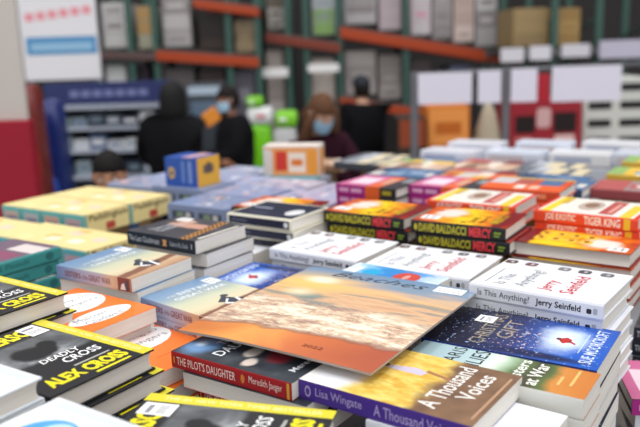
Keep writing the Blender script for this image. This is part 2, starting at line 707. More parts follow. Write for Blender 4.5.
def sist_spine(p, L, T):
    r = pm('8a4a4e')
    p.text('SISTERS', .12 * L, .3 * T, .34 * L, .72 * T, r, bold=.01)
    p.text('of the', .36 * L, .3 * T, .43 * L, .66 * T, r)
    p.text('GREAT WAR', .45 * L, .28 * T, .74 * L, .74 * T, r, bold=.01)
    p.rect(.83 * L, .02 * T, .98 * L, .98 * T, pm('7c3a30'))
    p.poly([(.86 * L, .1 * T), (.93 * L, .1 * T), (.91 * L, .6 * T), (.88 * L, .5 * T)], pm('d9d4d0'), 2)
    p.rect(.93 * L, .1 * T, .965 * L, .8 * T, pm('4a3c48'), 2)


SIST = make_kind('paperback_book', .192, .152, .0245, False, sist_cover(), sist_spine_mat(), back_mat=pm('6c8db2'), art=sist_art, spine_art=sist_spine, sticker=(.122, .145, .146, .176))


def xmas_cover():
    a = Art('winter_night_print', .25, .158, .28)
    a.v = a.m_('MULTIPLY', a.v, .25 / .215)
    n = a.noise(20, 4, (1, 1, 1), 5)
    c = a.ramp(a.m_('ADD', a.v, a.m_('MULTIPLY', a.m_('SUBTRACT', n, .5), .12)), [(.0, '1d4fae'), (.22, '2a63c4'), (.45, '2f4f9c'), (.62, '2a3266'), (.8, '20223f'), (1.0, '16172c')])
    c = a.mix(a.blob(.30, .05, 1.2, .2, .8), c, '1f58ba')
    g = a.blob(.54, .31, .40, .20, .75, n)
    c = a.mix(g, c, 'd8e8fa')
    c = a.mix(a.blob(.10, .45, .1, .5, .6), c, '1c2550')
    sp = a.noise(160, 2, (1, 1, 1), 2)
    msk = a.m_('MULTIPLY', a.step(sp, .60, .66), a.blob(.38, .52, .38, .24, .5, n))
    c = a.mix(msk, c, 'd9b6b0')
    sp2 = a.noise(210, 1, (1, 1, 1), 9)
    c = a.mix(a.m_('MULTIPLY', a.step(sp2, .68, .72), .8), c, 'aac6f0')
    return a.done(c)


def xmas_art(p, L, W):
    L = .215
    tan, w = pm('9c9080'), pm('c8d8f0')
    p.text('A', .62 * W, .90 * L, .70 * W, .94 * L, tan)
    p.text('CHRISTMAS', .12 * W, .765 * L, .93 * W, .87 * L, tan)
    p.text('GIFT', .34 * W, .625 * L, .82 * W, .735 * L, tan)
    p.text('a novel', .46 * W, .55 * L, .6 * W, .575 * L, w)
    r = pm('b8281e')
    p.poly([(.46 * W, .295 * L), (.51 * W, .255 * L), (.575 * W, .25 * L), (.62 * W, .29 * L), (.575 * W, .325 * L), (.51 * W, .325 * L)], r)
    p.poly([(.47 * W, .215 * L), (.50 * W, .215 * L), (.55 * W, .26 * L), (.51 * W, .265 * L)], r)
    p.disc(.555 * W, .335 * L, .028 * W, .018 * L, pm('6a2a22'), 2)
    p.text('SUE MOORCROFT', .10 * W, .055 * L, .93 * W, .135 * L, pm('dbe6f8'), bold=.01)
    p.rect(.3 * W, .165 * L, .78 * W, .172 * L, w)


XMAS = make_kind('paperback_book', .25, .158, .031, False, xmas_cover(), pm('16286a', .35), art=xmas_art, sticker=(.103, .178, .132, .207))


def ers_cover():
    a = Art('occupied_city_print', .25, .085, .3)
    n = a.noise(22, 4, (1, 1, 1), 7)
    t = a.m_('ADD', a.v, a.m_('MULTIPLY', a.m_('SUBTRACT', n, .5), .14))
    c = a.ramp(t, [(.0, 'c87a3a'), (.17, 'cf8a44'), (.23, '5f7040'), (.30, '4a4636'), (.38, '5f7448'), (.46, 'a9c0a4'), (.53, 'dfe8dc'), (.64, 'b4ccd0'), (1.0, '9cb6be')])
    return a.done(c)


def ers_art(p, L, W):
    k, w, y = pm('24262c'), pm('efefe8'), pm('e0b870')
    p.text('PARIS', .2 * W, .72 * L, .95 * W, .80 * L, k)
    p.text('LILIES', .20 * W, .585 * L, .97 * W, .675 * L, k)
    p.text('Sisters', .06 * W, .35 * L, .96 * W, .42 * L, w, bold=.015)
    p.text('at War', .10 * W, .25 * L, .94 * W, .325 * L, w, bold=.015)
    p.rect(.3 * W, .15 * L, .62 * W, .165 * L, y)
    p.rect(.35 * W, .09 * L, .95 * W, .105 * L, y)


ERS = make_kind('paperback_book', .25, .085, .027, False, ers_cover(), pm('d6d6d0', .4), art=ers_art)


def thous_cover():
    a = Art('wheat_field_print', .24, .155, .3)
    n = a.noise(30, 4, (1, 1, 1), 4)
    n2 = a.noise(60, 3, (1, 2, 1), 1)
    t = a.m_('ADD', a.v, a.m_('MULTIPLY', a.m_('SUBTRACT', n, .5), .16))
    f = a.ramp(n2, [(.3, 'd3a43e'), (.55, 'e8c766'), (.75, 'f0d88a')])
    br = a.ramp(n, [(.3, '6e5240'), (.7, '8a6a50')])
    c = a.mix(a.step(t, .30, .40), br, f)
    c = a.mix(a.step(t, .66, .80), c, 'ece6e0')
    c = a.mix(a.blob(.35, .86, .4, .2, .6), c, 'eef0f6')
    return a.done(c)


def thous_art(p, L, W):
    w = pm('e9e4de')
    p.text('A Thousand', .10 * W, .225 * L, .92 * W, .335 * L, w, bold=.012)
    p.text('Voices', .36 * W, .10 * L, .86 * W, .20 * L, w, bold=.012)
    p.rect(.1 * W, .025 * L, .9 * W, .04 * L, pm('b48e72'))
    p.poly([(.58 * W, .66 * L), (.64 * W, .68 * L), (.70 * W, .52 * L), (.66 * W, .44 * L), (.58 * W, .46 * L)], pm('c7bdd0'))
    p.disc(.63 * W, .69 * L, .03 * W, .02 * L, pm('5a4a50'), 2)
    p.poly([(.66 * W, .46 * L), (.60 * W, .30 * L), (.64 * W, .30 * L), (.70 * W, .45 * L)], pm('a8744e'), 2)
    p.text('a novel', .42 * W, .86 * L, .62 * W, .89 * L, pm('8c92c0'))


def thous_spine(p, L, T):
    c = pm('a898c8')
    p.disc(.06 * L, .5 * T, .02 * L, .3 * T, c)
    p.disc(.06 * L, .5 * T, .012 * L, .18 * T, pm('4b3586'), 2)
    p.text('Lisa Wingate', .11 * L, .22 * T, .40 * L, .78 * T, c, bold=.01)
    p.text('A Thousand Voices', .47 * L, .22 * T, .92 * L, .78 * T, c, bold=.01)


THOUS = make_kind('paperback_book', .24, .155, .0265, False, thous_cover(), pm('49318a', .35), art=thous_art, spine_art=thous_spine)


def pilot_cover():
    a = Art('mystery_print', .214, .15, .3)
    n = a.noise(26, 4, (1, 1, 1), 3)
    c = a.ramp(n, [(.3, '22262e'), (.6, '3b4048'), (.8, '555a60')])
    c = a.mix(a.blob(.25, .88, .34, .16, .7, n), c, '6f97c4')
    c = a.mix(a.blob(.28, .90, .1, .06, .8, n), c, 'c4dcf0')
    c = a.mix(a.blob(.36, .50, .16, .07, .5, n), c, 'ddd2ca')
    c = a.mix(a.blob(.18, .42, .12, .06, .5, n), c, 'cfc2b8')
    c = a.mix(a.blob(.42, .30, .22, .13, .5, n), c, '9a3440')
    return a.done(c)


def pilot_art(p, L, W):
    w = pm('e6e8ec')
    p.text('DAUGHTER', .14 * W, .64 * L, .98 * W, .73 * L, w, bold=.012)
    p.text('THE PILOT\'S', .36 * W, .76 * L, .98 * W, .83 * L, w, bold=.012)
    p.text('Meredith Jaeger', .20 * W, .06 * L, .95 * W, .13 * L, w, bold=.012)


def pilot_spine(p, L, T):
    c = pm('ecd9d2')
    p.rect(.02 * L, .3 * T, .03 * L, .7 * T, pm('d8a23c'))
    p.text("THE PILOT'S DAUGHTER", .05 * L, .24 * T, .56 * L, .76 * T, c, bold=.006)
    p.disc(.62 * L, .5 * T, .016 * L, .26 * T, pm('d8823c'))
    p.text('Meredith Jaeger', .67 * L, .24 * T, .93 * L, .78 * T, c)
    p.rect(.965 * L, .05 * T, .985 * L, .95 * T, pm('d8a23c'))


PILOT = make_kind('paperback_book', .214, .15, .0245, False, pilot_cover(), pm('a8242a', .4), art=pilot_art, spine_art=pilot_spine)


def alex_cover():
    a = Art('thriller_print', .235, .165, .32)
    n = a.noise(22, 4, (1, 1, 1), 2)
    pic = a.ramp(a.noise(10, 4, (1, 1.4, 1), 8, .6), [(.36, '3b3c40'), (.5, '6d7074'), (.66, 'a7abae')])
    m = a.m_('MULTIPLY', a.step(a.v, .40, .46), a.step(a.m_('MULTIPLY', a.v, -1), -.80, -.76))
    c = a.mix(m, '27272a', pic)
    c = a.mix(a.blob(.45, .56, .22, .13, .3, n), c, '1f1f22')
    c = a.mix(a.blob(.62, .62, .1, .08, .3, n), c, '1f1f22')
    return a.done(c)


def alex_art(p, L, W):
    y = pm('e9dc22', .35)
    ye = pm('d8cc36', .35)
    p.rect(.88 * W, 0, W, L, ye)
    q = along(p, L)
    q.text('THE #1 NEW YORK TIMES BESTSELLER', .10 * L, .915 * W, .94 * L, .965 * W, pm('f3efc0'), 2)
    p.text('PATTERSON', .04 * W, .82 * L, .84 * W, .96 * L, y, bold=.045)
    p.text('DEADLY', .34 * W, .375 * L, .72 * W, .435 * L, WHITE, bold=.015, shear=.2)
    p.text('CROSS', .46 * W, .275 * L, .82 * W, .355 * L, WHITE, bold=.015, shear=.2)
    p.rect(.45 * W, .205 * L, .8 * W, .222 * L, pm('a9a9a2'))
    p.text('ALEX', .10 * W, .07 * L, .42 * W, .185 * L, y, bold=.05)
    p.text('CROSS', .45 * W, .07 * L, .84 * W, .185 * L, y, bold=.05)
    p.rect(.46 * W, .03 * L, .8 * W, .05 * L, y)


ALEX = make_kind('hardcover_book', .235, .165, .0295, True, alex_cover(), BLK, art=alex_art, sticker=(.112, .185, .141, .228), pages=PAGES_GREY)


def orange_art(p, L, W):
    g = pm('8c8c92')
    p.disc(.48 * W, .24 * L, .42 * W, .125 * L, WHITE)
    p.text('Malcolm', .16 * W, .235 * L, .62 * W, .31 * L, g, 2)
    p.text('Gladwell', .2 * W, .13 * L, .7 * W, .21 * L, g, 2)
    p.disc(.56 * W, .68 * L, .42 * W, .25 * L, WHITE)
    p.text('Talking to', .2 * W, .70 * L, .86 * W, .78 * L, g, 2)
    p.text('Strangers', .22 * W, .58 * L, .88 * W, .66 * L, g, 2)


def orange2_art(p, L, W):
    g = pm('8c8c92')
    p.disc(.5 * W, .66 * L, .46 * W, .24 * L, WHITE)
    p.rrect(.62 * W, .78 * L, .97 * W, .92 * L, .006, WHITE)
    p.text('Talking to', .16 * W, .66 * L, .88 * W, .76 * L, g, 2)
    p.text('Strangers', .18 * W, .52 * L, .86 * W, .62 * L, g, 2)
    p.rect(.68 * W, .84 * L, .93 * W, .86 * L, g, 2)
    p.rect(.68 * W, .80 * L, .93 * W, .82 * L, g, 2)
    p.rect(.3 * W, .22 * L, .8 * W, .235 * L, pm('e0621e'))


ORNG = pm('f07a30', .35)
ORANGE = make_kind('paperback_book', .205, .14, .0255, False, ORNG, pm('e8682a', .4), art=orange_art)

ORANGE2 = make_kind('paperback_book', .205, .14, .0255, False, ORNG, pm('e8682a', .4), art=orange2_art)


def teal_art(p, L, W):
    p.rect(0, .1 * L, .55 * W, .34 * L, pm('d4c8c6'))
    p.rect(.1 * W, .4 * L, .9 * W, .6 * L, pm('8a4a66'))
    p.rect(.5 * W, .66 * L, W, .92 * L, pm('b9a878'))


def teal_spine(p, L, T):
    c = pm('2f6a6c')
    p.text('Jodi Picoult', .14 * L, .26 * T, .62 * L, .74 * T, c, bold=.012)
    p.disc(.86 * L, .5 * T, .05 * L, .3 * T, c)


TEAL = make_kind('hardcover_book', .2, .15, .028, True, pm('6d5a6c', .35), pm('3f8f8e', .4), art=teal_art, spine_art=teal_spine)


def bluewhite_cover():
    a = Art('blue_ink_print', .192, .15, .3)
    n = a.noise(40, 4, (1, 1, 1), 6)
    t = a.m_('ADD', a.v, a.m_('MULTIPLY', a.m_('SUBTRACT', n, .5), .5))
    c = a.ramp(t, [(.05, 'd4e2f2'), (.25, '6ea6dc'), (.45, '3f86cc'), (.65, '3b8fd0'), (.85, '8cc4e6'), (1, 'e4eef6')])
    return a.done(c)


def bluewhite_art(p, L, W):
    p.disc(.75 * W, .35 * L, .18 * W, .13 * L, pm('c4483c'))
    p.disc(.75 * W, .35 * L, .09 * W, .03 * L, pm('d89a90'), 2)
    p.disc(.72 * W, .72 * L, .14 * W, .09 * L, pm('2aa0d0'))
    p.rect(.55 * W, .86 * L, .85 * W, .92 * L, WHITE)


BLUEW = make_kind('paperback_book', .192, .15, .026, False, bluewhite_cover(), pm('c9ccd4', .4), art=bluewhite_art)
PLAINW = make_kind('paperback_book', .2, .14, .03, False, pm('e6e8ee', .35), pm('d9dbe2', .4))


def whiteblue_art(p, L, W):
    p.disc(.55 * W, .72 * L, .26 * W, .18 * L, pm('4f9ed0'))
    p.disc(.62 * W, .70 * L, .16 * W, .10 * L, pm('b9dcf0'), 2)
    p.disc(.24 * W, .74 * L, .10 * W, .06 * L, pm('c88a76'), 2)
    p.rect(.9 * W, .05 * L, .97 * W, .95 * L, pm('cfe4f2'), 2)


WBLUE = make_kind('hardcover_book', .22, .16, .028, True, pm('e4e9ef', .3), pm('d0d8e2', .4), art=whiteblue_art)


def purple_art(p, L, W):
    p.rect(0, .5 * L, W, L, pm('c76a94'))
    p.rect(.2 * W, .55 * L, .75 * W, .9 * L, pm('e6cdd8'), 2)
    p.rect(0, .27 * L, W, .5 * L, pm('d8643c'))
    p.rect(.3 * W, .3 * L, .8 * W, .42 * L, pm('c9a08a'), 2)
    p.rect(.55 * W, .05 * L, .9 * W, .2 * L, pm('8d8f96'), 2)


def purple_spine(p, L, T):
    p.rect(0, 0, .5 * L, T, pm('a3267e'))
    p.rect(.06 * L, .3 * T, .22 * L, .7 * T, pm('d9a0c6'), 2)
    p.rect(.26 * L, .3 * T, .44 * L, .7 * T, pm('d9a0c6'), 2)
    p.rect(.5 * L, 0, .74 * L, T, pm('dd5f2c'))
    p.rect(.78 * L, .3 * T, .93 * L, .7 * T, pm('a99a2c'))


PURPLE = make_kind('hardcover_book', .187, .16, .027, True, pm('3d3a3e', .4), pm('262426', .4), art=purple_art, spine_art=purple_spine)


def orow_art(p, L, W):
    p.rect(0, 0, .42 * W, L, pm('e2602c'))
    p.rect(.08 * W, .3 * L, .34 * W, .42 * L, pm('f0b8a0'), 2)
    p.rect(.06 * W, .48 * L, .36 * W, .60 * L, pm('f4d8cc'), 2)
    p.rect(.42 * W, .45 * L, W, .68 * L, pm('a85a50'))
    p.rect(.42 * W, .1 * L, W, .38 * L, pm('4f6c92'))
    p.rect(.42 * W, .7 * L, W, L, pm('c2bcc0'))
    p.rect(.9 * W, 0, W, L, pm('c9b06a'), 2)


def orow_spine(p, L, T):
    for i in range(5):
        p.rect((.1 + .16 * i) * L, .3 * T, (.2 + .16 * i) * L, .7 * T, pm('e88a64'))


OROW = make_kind('hardcover_book', .2, .165, .028, True, pm('cf4f2a', .4), pm('c94a28', .4), art=orow_art, spine_art=orow_spine)

GEN = []


def generic(seed, cols, spine, W=.15):
    rnd = random.Random(seed)

    def art(p, L, Wd):
        k = 1
        b = 0
        while b < .98:
            b2 = min(1, b + rnd.uniform(.14, .34))
            p.rect(0, b * L, Wd, b2 * L, pm(rnd.choice(cols)), 1)
            if rnd.random() < .7:
                a0 = rnd.uniform(.05, .4)
                p.rect(a0 * Wd, (b + .03) * L, (a0 + rnd.uniform(.2, .5)) * Wd, (b2 - .03) * L, pm(rnd.choice(cols)), 2)
            b = b2
        p.disc(rnd.uniform(.3, .7) * Wd, rnd.uniform(.3, .7) * L, .16 * Wd, .12 * L, pm(rnd.choice(cols)), 3)

    return make_kind('hardcover_book', .205, W, .027, True, pm(cols[0], .35), pm(spine, .4), art=art)


GEN = [
    generic(1, ['4f6c92', 'c2bcc0', '3a4a66', 'd9d4cc', '8fa4bc'], '39506e'),
    generic(2, ['d8643c', 'e6cdb8', 'b84c34', 'd9a23c', 'c7bcb4'], 'b84c30'),
    generic(3, ['6a6e78', 'b8bcc4', '3d4048', '8c8f98', 'd6c8a8'], '44464c'),
    generic(4, ['e0b84c', 'd8d4c0', '8fb06a', '5a8ab0', 'e8e4da'], 'c8a03c'),
    generic(5, ['b05a58', 'd8b4ac', '7a3a40', 'e2d8d2', '9a8a88'], '8e4448'),
    generic(6, ['c9a890', 'b08468', 'e0d2c4', '8a6a58', 'cdb9aa'], '9a7458'),
]
# ------------------------------------------------------------------ piles of books on the table
def pile(K, anchor, h, desc, where, n, group, **kw):
    """labels like 'white hardcover ..., third from the top of the pile beside ...'"""
    labs = [f'{desc}, {ORD[i]} {where}' for i in range(n)]
    return stack(K, anchor, h, labs, group=group, **kw)


# right: white hardcovers, blue winter novel, city novel, wheat novel
pile(SEIN, (604.4, 304.4), .380, 'white hardcover with red lettering', 'in pile behind the blue winter novel', 6, 'white hardcovers with red lettering', rz=-2,
     offs=[(0, 0, 0), (-.004, .004, 1), (.004, .004, 1.5), (.002, .006, 0), (.006, .003, 1), (.003, .005, 0)])
pile(XMAS, (597, 371), .421, 'blue winter novel with a red cloaked figure', 'in pile before the white hardcovers', 5, 'blue winter novels', rz=2,
     offs=[(0, 0, 0), (.001, .001, .4), (-.001, -.001, -.3), (.002, .001, .3), (0, 0, .4)], flips=[0, 1, 1, 1, 1])
pile(ERS, (601, 374), .4235, 'green and orange novel', 'in pile between wheat field and winter novels', 4, 'green and orange novels', corner='BR', rz=1, offs=jit(4, 5, .0004, .2))
pile(THOUS, (472, 427), .414, 'wheat field novel with purple spine', 'at the near edge beside the sunset calendar', 1, None, rz=-1, riser=0)
pile(PLAINW, (568, 416), .4416, 'plain white paperback', 'in near corner pile under the wheat field novel', 3, 'plain white paperbacks', corner='BR', rz=-2)
pile(PILOT, (291.5, 383.5), .415, 'red spined mystery with dark cover', 'under front edge of sunset calendar', 3, 'red spined mysteries', rz=0,
     offs=[(0, 0, 0), (.022, -.002, .6), (.034, .014, -1)], flips=[0, 1, 0])

# the middle
pile(SIST, (213, 320), .406, 'pale war novel', 'in low pile under the left corner of sunset calendar', 2, 'war novels', rz=-7, offs=[(0, 0, 0), (.004, .002, 1)])
pile(XMAS, (253, 262), .428, 'blue winter novel', 'peeping out under the far edge of sunset calendar', 2, 'blue winter novels', corner='BL', rz=3, flips=[1, 0])
pile(BLUEW, (450, 278), .402, 'blue inked book with a red oval', 'in pile behind sunset calendar', 3, 'blue inked books', corner='BR', rz=-3,
     offs=[(0, 0, 0), (.014, -.002, 2), (.016, 0, 1)])
pile(SEIN, (470, 279), .404, 'white hardcover with red lettering', 'in middle pile behind the blue inked book', 3, 'white hardcovers with red lettering', rz=1,
     offs=[(0, 0, 0), (.004, .012, 1), (.002, .014, 0)])
pile(SEIN, (357, 261), .400, 'white hardcover with grey spine lettering', 'in pile beside the navy hardcovers', 2, 'white hardcovers with red lettering', rz=-1,
     offs=[(0, 0, 0), (.002, .004, -1)])
pile(PLAINW, (271, 247), .432, 'plain white paperback', 'in low pile between chess novel and white hardcovers', 2, 'plain white paperbacks', corner='BR', rz=2)
pile(CHECK, (195, 241), .350, 'chess novel with dark spine', 'in pile behind the war novels', 3, 'chess novels', rz=0,
     offs=[(0, 0, 0), (.010, .012, 2), (.012, .006, 0)], flips=[0, 1, 1])
pile(SIST, (131, 279), .370, 'pale war novel', 'in taller pile at left of the chess novels', 2, 'war novels', rz=2, riser=.18,
     offs=[(0, 0, 0), (.002, .004, 2)], flips=[0, 1])
pile(NAVY, (292, 220), .360, 'navy hardcover with cream edges', 'in pile left of flame covered thrillers', 3, 'navy hardcovers with cream edges', rz=1,
     offs=[(0, 0, 0), (.006, .003, 0), (.02, .02, 3)])

# thrillers with a flame cover, red spined hardcovers behind them
pile(MERCY, (404, 218.5), .360, 'flame covered thriller with black spine', 'in pile beside the navy hardcovers', 2, 'flame covered thrillers', rz=1, offs=[(0, 0, 0), (.008, .004, 0)], riser=.7)
pile(MERCY, (506, 228.5), .358, 'flame covered thriller with black spine', 'in right pile of black spines', 2, 'flame covered thrillers', rz=3,
     offs=[(0, 0, 0), (.01, .003, -1)], riser=.7)
pile(MERCYLOW, (631, 254), .390, 'flame covered thriller showing its page edges', 'in pile behind the white hardcovers', 4, 'flame covered thrillers', corner='FR', rz=0,
     offs=[(0, 0, 0), (.002, 0, 1), (.004, 0, 0), (0, .002, 1)], flips=[1, 1, 1, 1])
pile(TIGER, (534, 209), .350, 'red spined hardcover with white cover', 'in pile behind the page-edged thriller', 3, 'red spined white hardcovers', corner='FL', rz=-2,
     offs=[(0, 0, 0), (.003, .004, 0), (0, .004, 1)])
pile(TIGER, (516, 207), .352, 'red spined hardcover with white cover', 'in pile behind the right black spined thrillers', 2, 'red spined white hardcovers', rz=1, offs=[(0, 0, 0), (.002, .003, 0)])
pile(MERCY, (330, 201), .385, 'flame covered thriller', 'in low pile behind the navy hardcovers', 2, 'flame covered thrillers', corner='BR', rz=4)
pile(PURPLE, (396, 189), .360, 'purple and orange hardcover', 'in pile behind the left black spined thrillers', 3, 'purple and orange hardcovers', rz=-1, offs=jit(3, 2, .001))
pile(PURPLE, (475, 190), .360, 'purple and orange hardcover', 'in pile left of the orange hardcovers', 2, 'purple and orange hardcovers', rz=0, offs=jit(2, 3, .001))
pile(OROW, (560, 192), .350, 'orange hardcover with pale page edges', 'in pile behind the red spined hardcovers', 2, 'orange hardcovers', rz=2, offs=jit(2, 4))

# left foreground
pile(ALEX, (154, 348.7), .385, 'black and yellow thriller', 'in staggered pile at the near left', 4, 'black and yellow thrillers', corner='BR', rz=1,
     offs=[(0, 0, 0), (.008, .008, -.6), (.018, .014, .5), (.02, .016, 0)])
pile(ALEX, (68, 292), .357, 'black and yellow thriller', 'in taller pile at left picture edge', 3, 'black and yellow thrillers', corner='BR', rz=0,
     offs=[(0, 0, 0), (.01, .003, 2), (0, 0, 0)])
pile(ALEX, (337, 411), .405, 'black and yellow thriller', 'in nearest pile, before the red spined mystery', 2, 'black and yellow thrillers', corner='BR', rz=19,
     offs=[(0, 0, 0), (.004, -.004, 1)])
pile(ORANGE, (156, 307), .404, 'orange book with two white speech bubbles', 'before the taller war novel pile', 2, 'orange books with white speech bubbles', corner='BR', rz=-1, riser=.1, offs=[(0, 0, 0), (-.014, .0, 0)])
pile(ORANGE2, (225, 344), .4475, 'orange book with one large bubble', 'in pile left of red spined mystery', 4, 'orange books with white speech bubbles', corner='BR', rz=-4,
     offs=[(0, 0, 0), (.006, -.004, 6), (.012, .004, -3), (.008, 0, 3)])
pile(WBLUE, (42, 377), .352, 'pale hardcover', 'in pile at the left edge beside the thrillers', 3, 'pale hardcovers', corner='BR', rz=2, offs=jit(3, 8, .003))
pile(WBLUE, (59, 397), .362, 'pale hardcover with a blue picture', 'at the bottom left corner', 1, 'pale hardcovers', corner='BL', rz=0)
pile(TEAL, (59, 246), .385, 'teal spined hardcover', 'in pile behind the left black and yellow thrillers', 3, 'teal spined hardcovers', corner='FR', rz=92, offs=[(0, 0, 0), (-.004, .003, 1), (.002, -.002, 0)])

# far rows: small in the picture, still one pile per place
WHERE = ['behind the purple hardcovers', 'behind the orange hardcovers', 'in the second far row', 'in the third far row', 'in the fourth far row', 'near the back of the table']
rnd = random.Random(11)
NTH = ['leftmost', 'second from left', 'third from left', 'fourth from left', 'fifth from left', 'rightmost']
COLN = ['blue grey', 'orange red', 'dark grey', 'yellow and green', 'dull red', 'tan']
PAT = [[0, 2, 0, 1, 0, 3], [5, 0, 5, 4, 0, 3], [5, 2, 3, 5, 2, 3], [5, 2, 0, 4, 2, 0]]
for r in range(4):
    y = 2.03 + .16 * r
    for c in range((2, 2, 1, 0)[r], (5, 5, 5, 5)[r]):
        x = -1.52 - .05 * r + .226 * c + rnd.uniform(-.008, .008)
        g = PAT[r][c]
        P = Vector((x, y, 0))
        n = 2 if r < 2 else 1
        h = .375 + .012 * r + rnd.uniform(-.006, .006) + (.03 if c == 0 else 0)
        stack(GEN[g], None, h, [f'{COLN[g]} book, {"topmost" if i == 0 else "lower"} in {NTH[c]} pile of the {("first", "second", "third", "fourth")[r]} far row' for i in range(n)],
              corner='C', pt=P, rz=rnd.uniform(-2, 2), group='mixed books in the far rows', riser=.2, offs=jit(2, r * 9 + c, .003))
# right of the orange pile, lower mixed piles
for i, (px, py, g) in enumerate(((636, 186, 4), (648, 172, 3), (660, 160, 3))):
    stack(GEN[g], (px, py), .385, [f'{COLN[g]} book topmost in {("near", "middle", "far")[i]} pile right of the orange hardcovers'], group='mixed books right of the orange hardcovers', corner='C', rz=2)

# right edge, low piles beyond the white hardcovers
pile(CHECK, (634, 327), .53, 'dark spined paperback', 'in low pile seen past the white hardcovers', 3, 'dark paperbacks in the low pile', corner='FL', rz=4, offs=jit(3, 21, .004))
stack(PURPLE, (632, 399), .575, ['purple and black hardcover topmost in lowest pile at right picture edge', 'white paperback second in lowest pile at right picture edge', 'dark paperback third in lowest pile at right picture edge'],
      corner='FL', rz=24, group='books in the lowest pile at right', lower=[PLAINW, CHECK], offs=[(0, 0, 0), (.01, .004, 4), (.004, 0, -3)])


# ------------------------------------------------------------------ the sunset calendar
def calendar():
    L, W, T = .328, .362, .0035
    a = Art('sunset_beach_print', L, W, .28, .35)
    U = a.m_('SUBTRACT', 1.0, a.v)             # left to right
    V = a.u                                    # near to far
    wob = a.noise(9, 4, (1, 1, 1), 2, .5)
    st = a.m_('ADD', a.m_('MULTIPLY', a.noise(46, 6, (1.0, 2.4, 1), 4, 1.2, .62), .5), a.m_('MULTIPLY', a.noise(15, 3, (.7, 2.6, 1), 7, .8, .5), .5))
    st2 = a.noise(9, 4, (.8, 5, 1), 1, .3)
    t = a.m_('ADD', V, a.m_('MULTIPLY', a.m_('SUBTRACT', wob, .5), .16))
    t = a.m_('ADD', t, a.m_('MULTIPLY', U, -.10))
    sand = a.ramp(a.m_('ADD', U, a.m_('MULTIPLY', a.m_('SUBTRACT', wob, .5), .5)), [(.0, 'd07c42'), (.3, 'f0a254'), (.55, 'd07444'), (1.0, 'b05a40')])
    foam = a.ramp(st, [(.36, '987c78'), (.44, 'c2a08a'), (.50, 'e2c6a8'), (.57, 'f8ecd8')])
    sea = a.ramp(a.m_('ADD', st2, a.m_('MULTIPLY', a.m_('SUBTRACT', st, .5), .3)), [(.36, '7e908e'), (.44, 'b89c86'), (.52, 'e2ba92'), (.62, 'd4a482')])
    sky = a.ramp(a.m_('ADD', V, a.m_('MULTIPLY', a.m_('SUBTRACT', st2, .5), .28)), [(.66, 'd8aa80'), (.74, 'eec088'), (.81, 'ccb098'), (.88, '8a9cb0'), (1.0, '7492b4')])
    edge = a.m_('MULTIPLY', a.step(t, .10, .12), a.step(a.m_('MULTIPLY', t, -1), -.16, -.13))
    c = a.mix(a.step(t, .11, .14), sand, foam)
    c = a.mix(a.m_('MULTIPLY', edge, .55), c, '7d5448')
    c = a.mix(a.step(a.m_('ADD', V, a.m_('MULTIPLY', a.m_('SUBTRACT', wob, .5), .14)), .46, .56), c, sea)
    c = a.mix(a.step(V, .66, .76), c, sky)

    def glow(u0, v0, ru, rv, soft):            # printed sun and its path
        aa = a.m_('POWER', a.m_('DIVIDE', a.m_('SUBTRACT', U, u0), ru), 2.0)
        bb = a.m_('POWER', a.m_('DIVIDE', a.m_('SUBTRACT', V, v0), rv), 2.0)
        d = a.m_('SQRT', a.m_('ADD', aa, bb))
        return a.step(a.m_('MULTIPLY', d, -1), -1.0, -1.0 + soft)
    c = a.mix(a.m_('MULTIPLY', glow(.16, .76, .42, .24, 1.0), .9), c, 'f8cc78')
    c = a.mix(glow(.20, .82, .15, .075, .9), c, 'fff4da')
    c = a.mix(a.m_('MULTIPLY', glow(.20, .62, .13, .08, 1.0), .85), c, 'fae6c4')
    m = a.done(c)
    mb = MB()
    nx, ny = 26, 26

    def bend(x, y):                            # the free corners droop a little
        q = max(0, (x / L - .1)) ** 2 * max(0, .35 - y / W) * .02
        q2 = max(0, .25 - x / L) * max(0, .5 - y / W) * .03
        return -q * .15 - q2 * .8 + .002 * math.sin(x * 9)

    for z0, mt in ((T, m), (0, pm('b8a898'))):
        vs = [(x * L / nx - L / 2, y * W / ny - W / 2, z0 + bend(x * L / nx, y * W / ny)) for y in range(ny + 1) for x in range(nx + 1)]
        fs = [(y * (nx + 1) + x, y * (nx + 1) + x + 1, (y + 1) * (nx + 1) + x + 1, (y + 1) * (nx + 1) + x) for y in range(ny) for x in range(nx)]
        if z0 == 0:
            fs = [f[::-1] for f in fs]
        mb.add(vs, fs, mt, True)
    e = pm('a79a92', .4)
    rim = [(x / nx, 0) for x in range(nx)] + [(1, y / ny) for y in range(ny)] + [(1 - x / nx, 1) for x in range(nx)] + [(0, 1 - y / ny) for y in range(ny)]
    for i in range(len(rim)):
        (x0, y0), (x1, y1) = rim[i], rim[(i + 1) % len(rim)]
        b0, b1 = bend(x0 * L, y0 * W), bend(x1 * L, y1 * W)
        A, B = (x0 * L - L / 2, y0 * W - W / 2), (x1 * L - L / 2, y1 * W - W / 2)
        mb.face([(*A, b0), (*B, b1), (*B, T + b1), (*A, T + b0)], e)
    p = Panel(mb, lambda x, y, k: (x - L / 2, y - W / 2, T + bend(x, y) + .0003 + EPS * k))
    dk = pm('39404c')
    p.text('Beaches', .20 * L, .895 * W, .76 * L, .965 * W, dk, 2, bold=-.012, shear=.4)
    p.text('2022', .62 * L, .075 * W, .72 * L, .098 * W, pm('7a3a2c'), 2)
    r = thing('wall_calendar', 'large thin wall calendar with a sunset beach photograph, lying across the piles', 'calendar')
    page = mb.build('front_page', r)
    s = MB()
    x0, x1, y0, y1 = .80 * L - L / 2, .955 * L - L / 2, .90 * W - W / 2, .975 * W - W / 2
    zb = bend(.88 * L, .93 * W)
    s.box(x0, x1, y0, y1, T + zb + .0004, T + zb + .0012, STICKER)
    q = Panel(s, lambda x, y, k: (x, y, T + zb + .0012 + EPS * k))
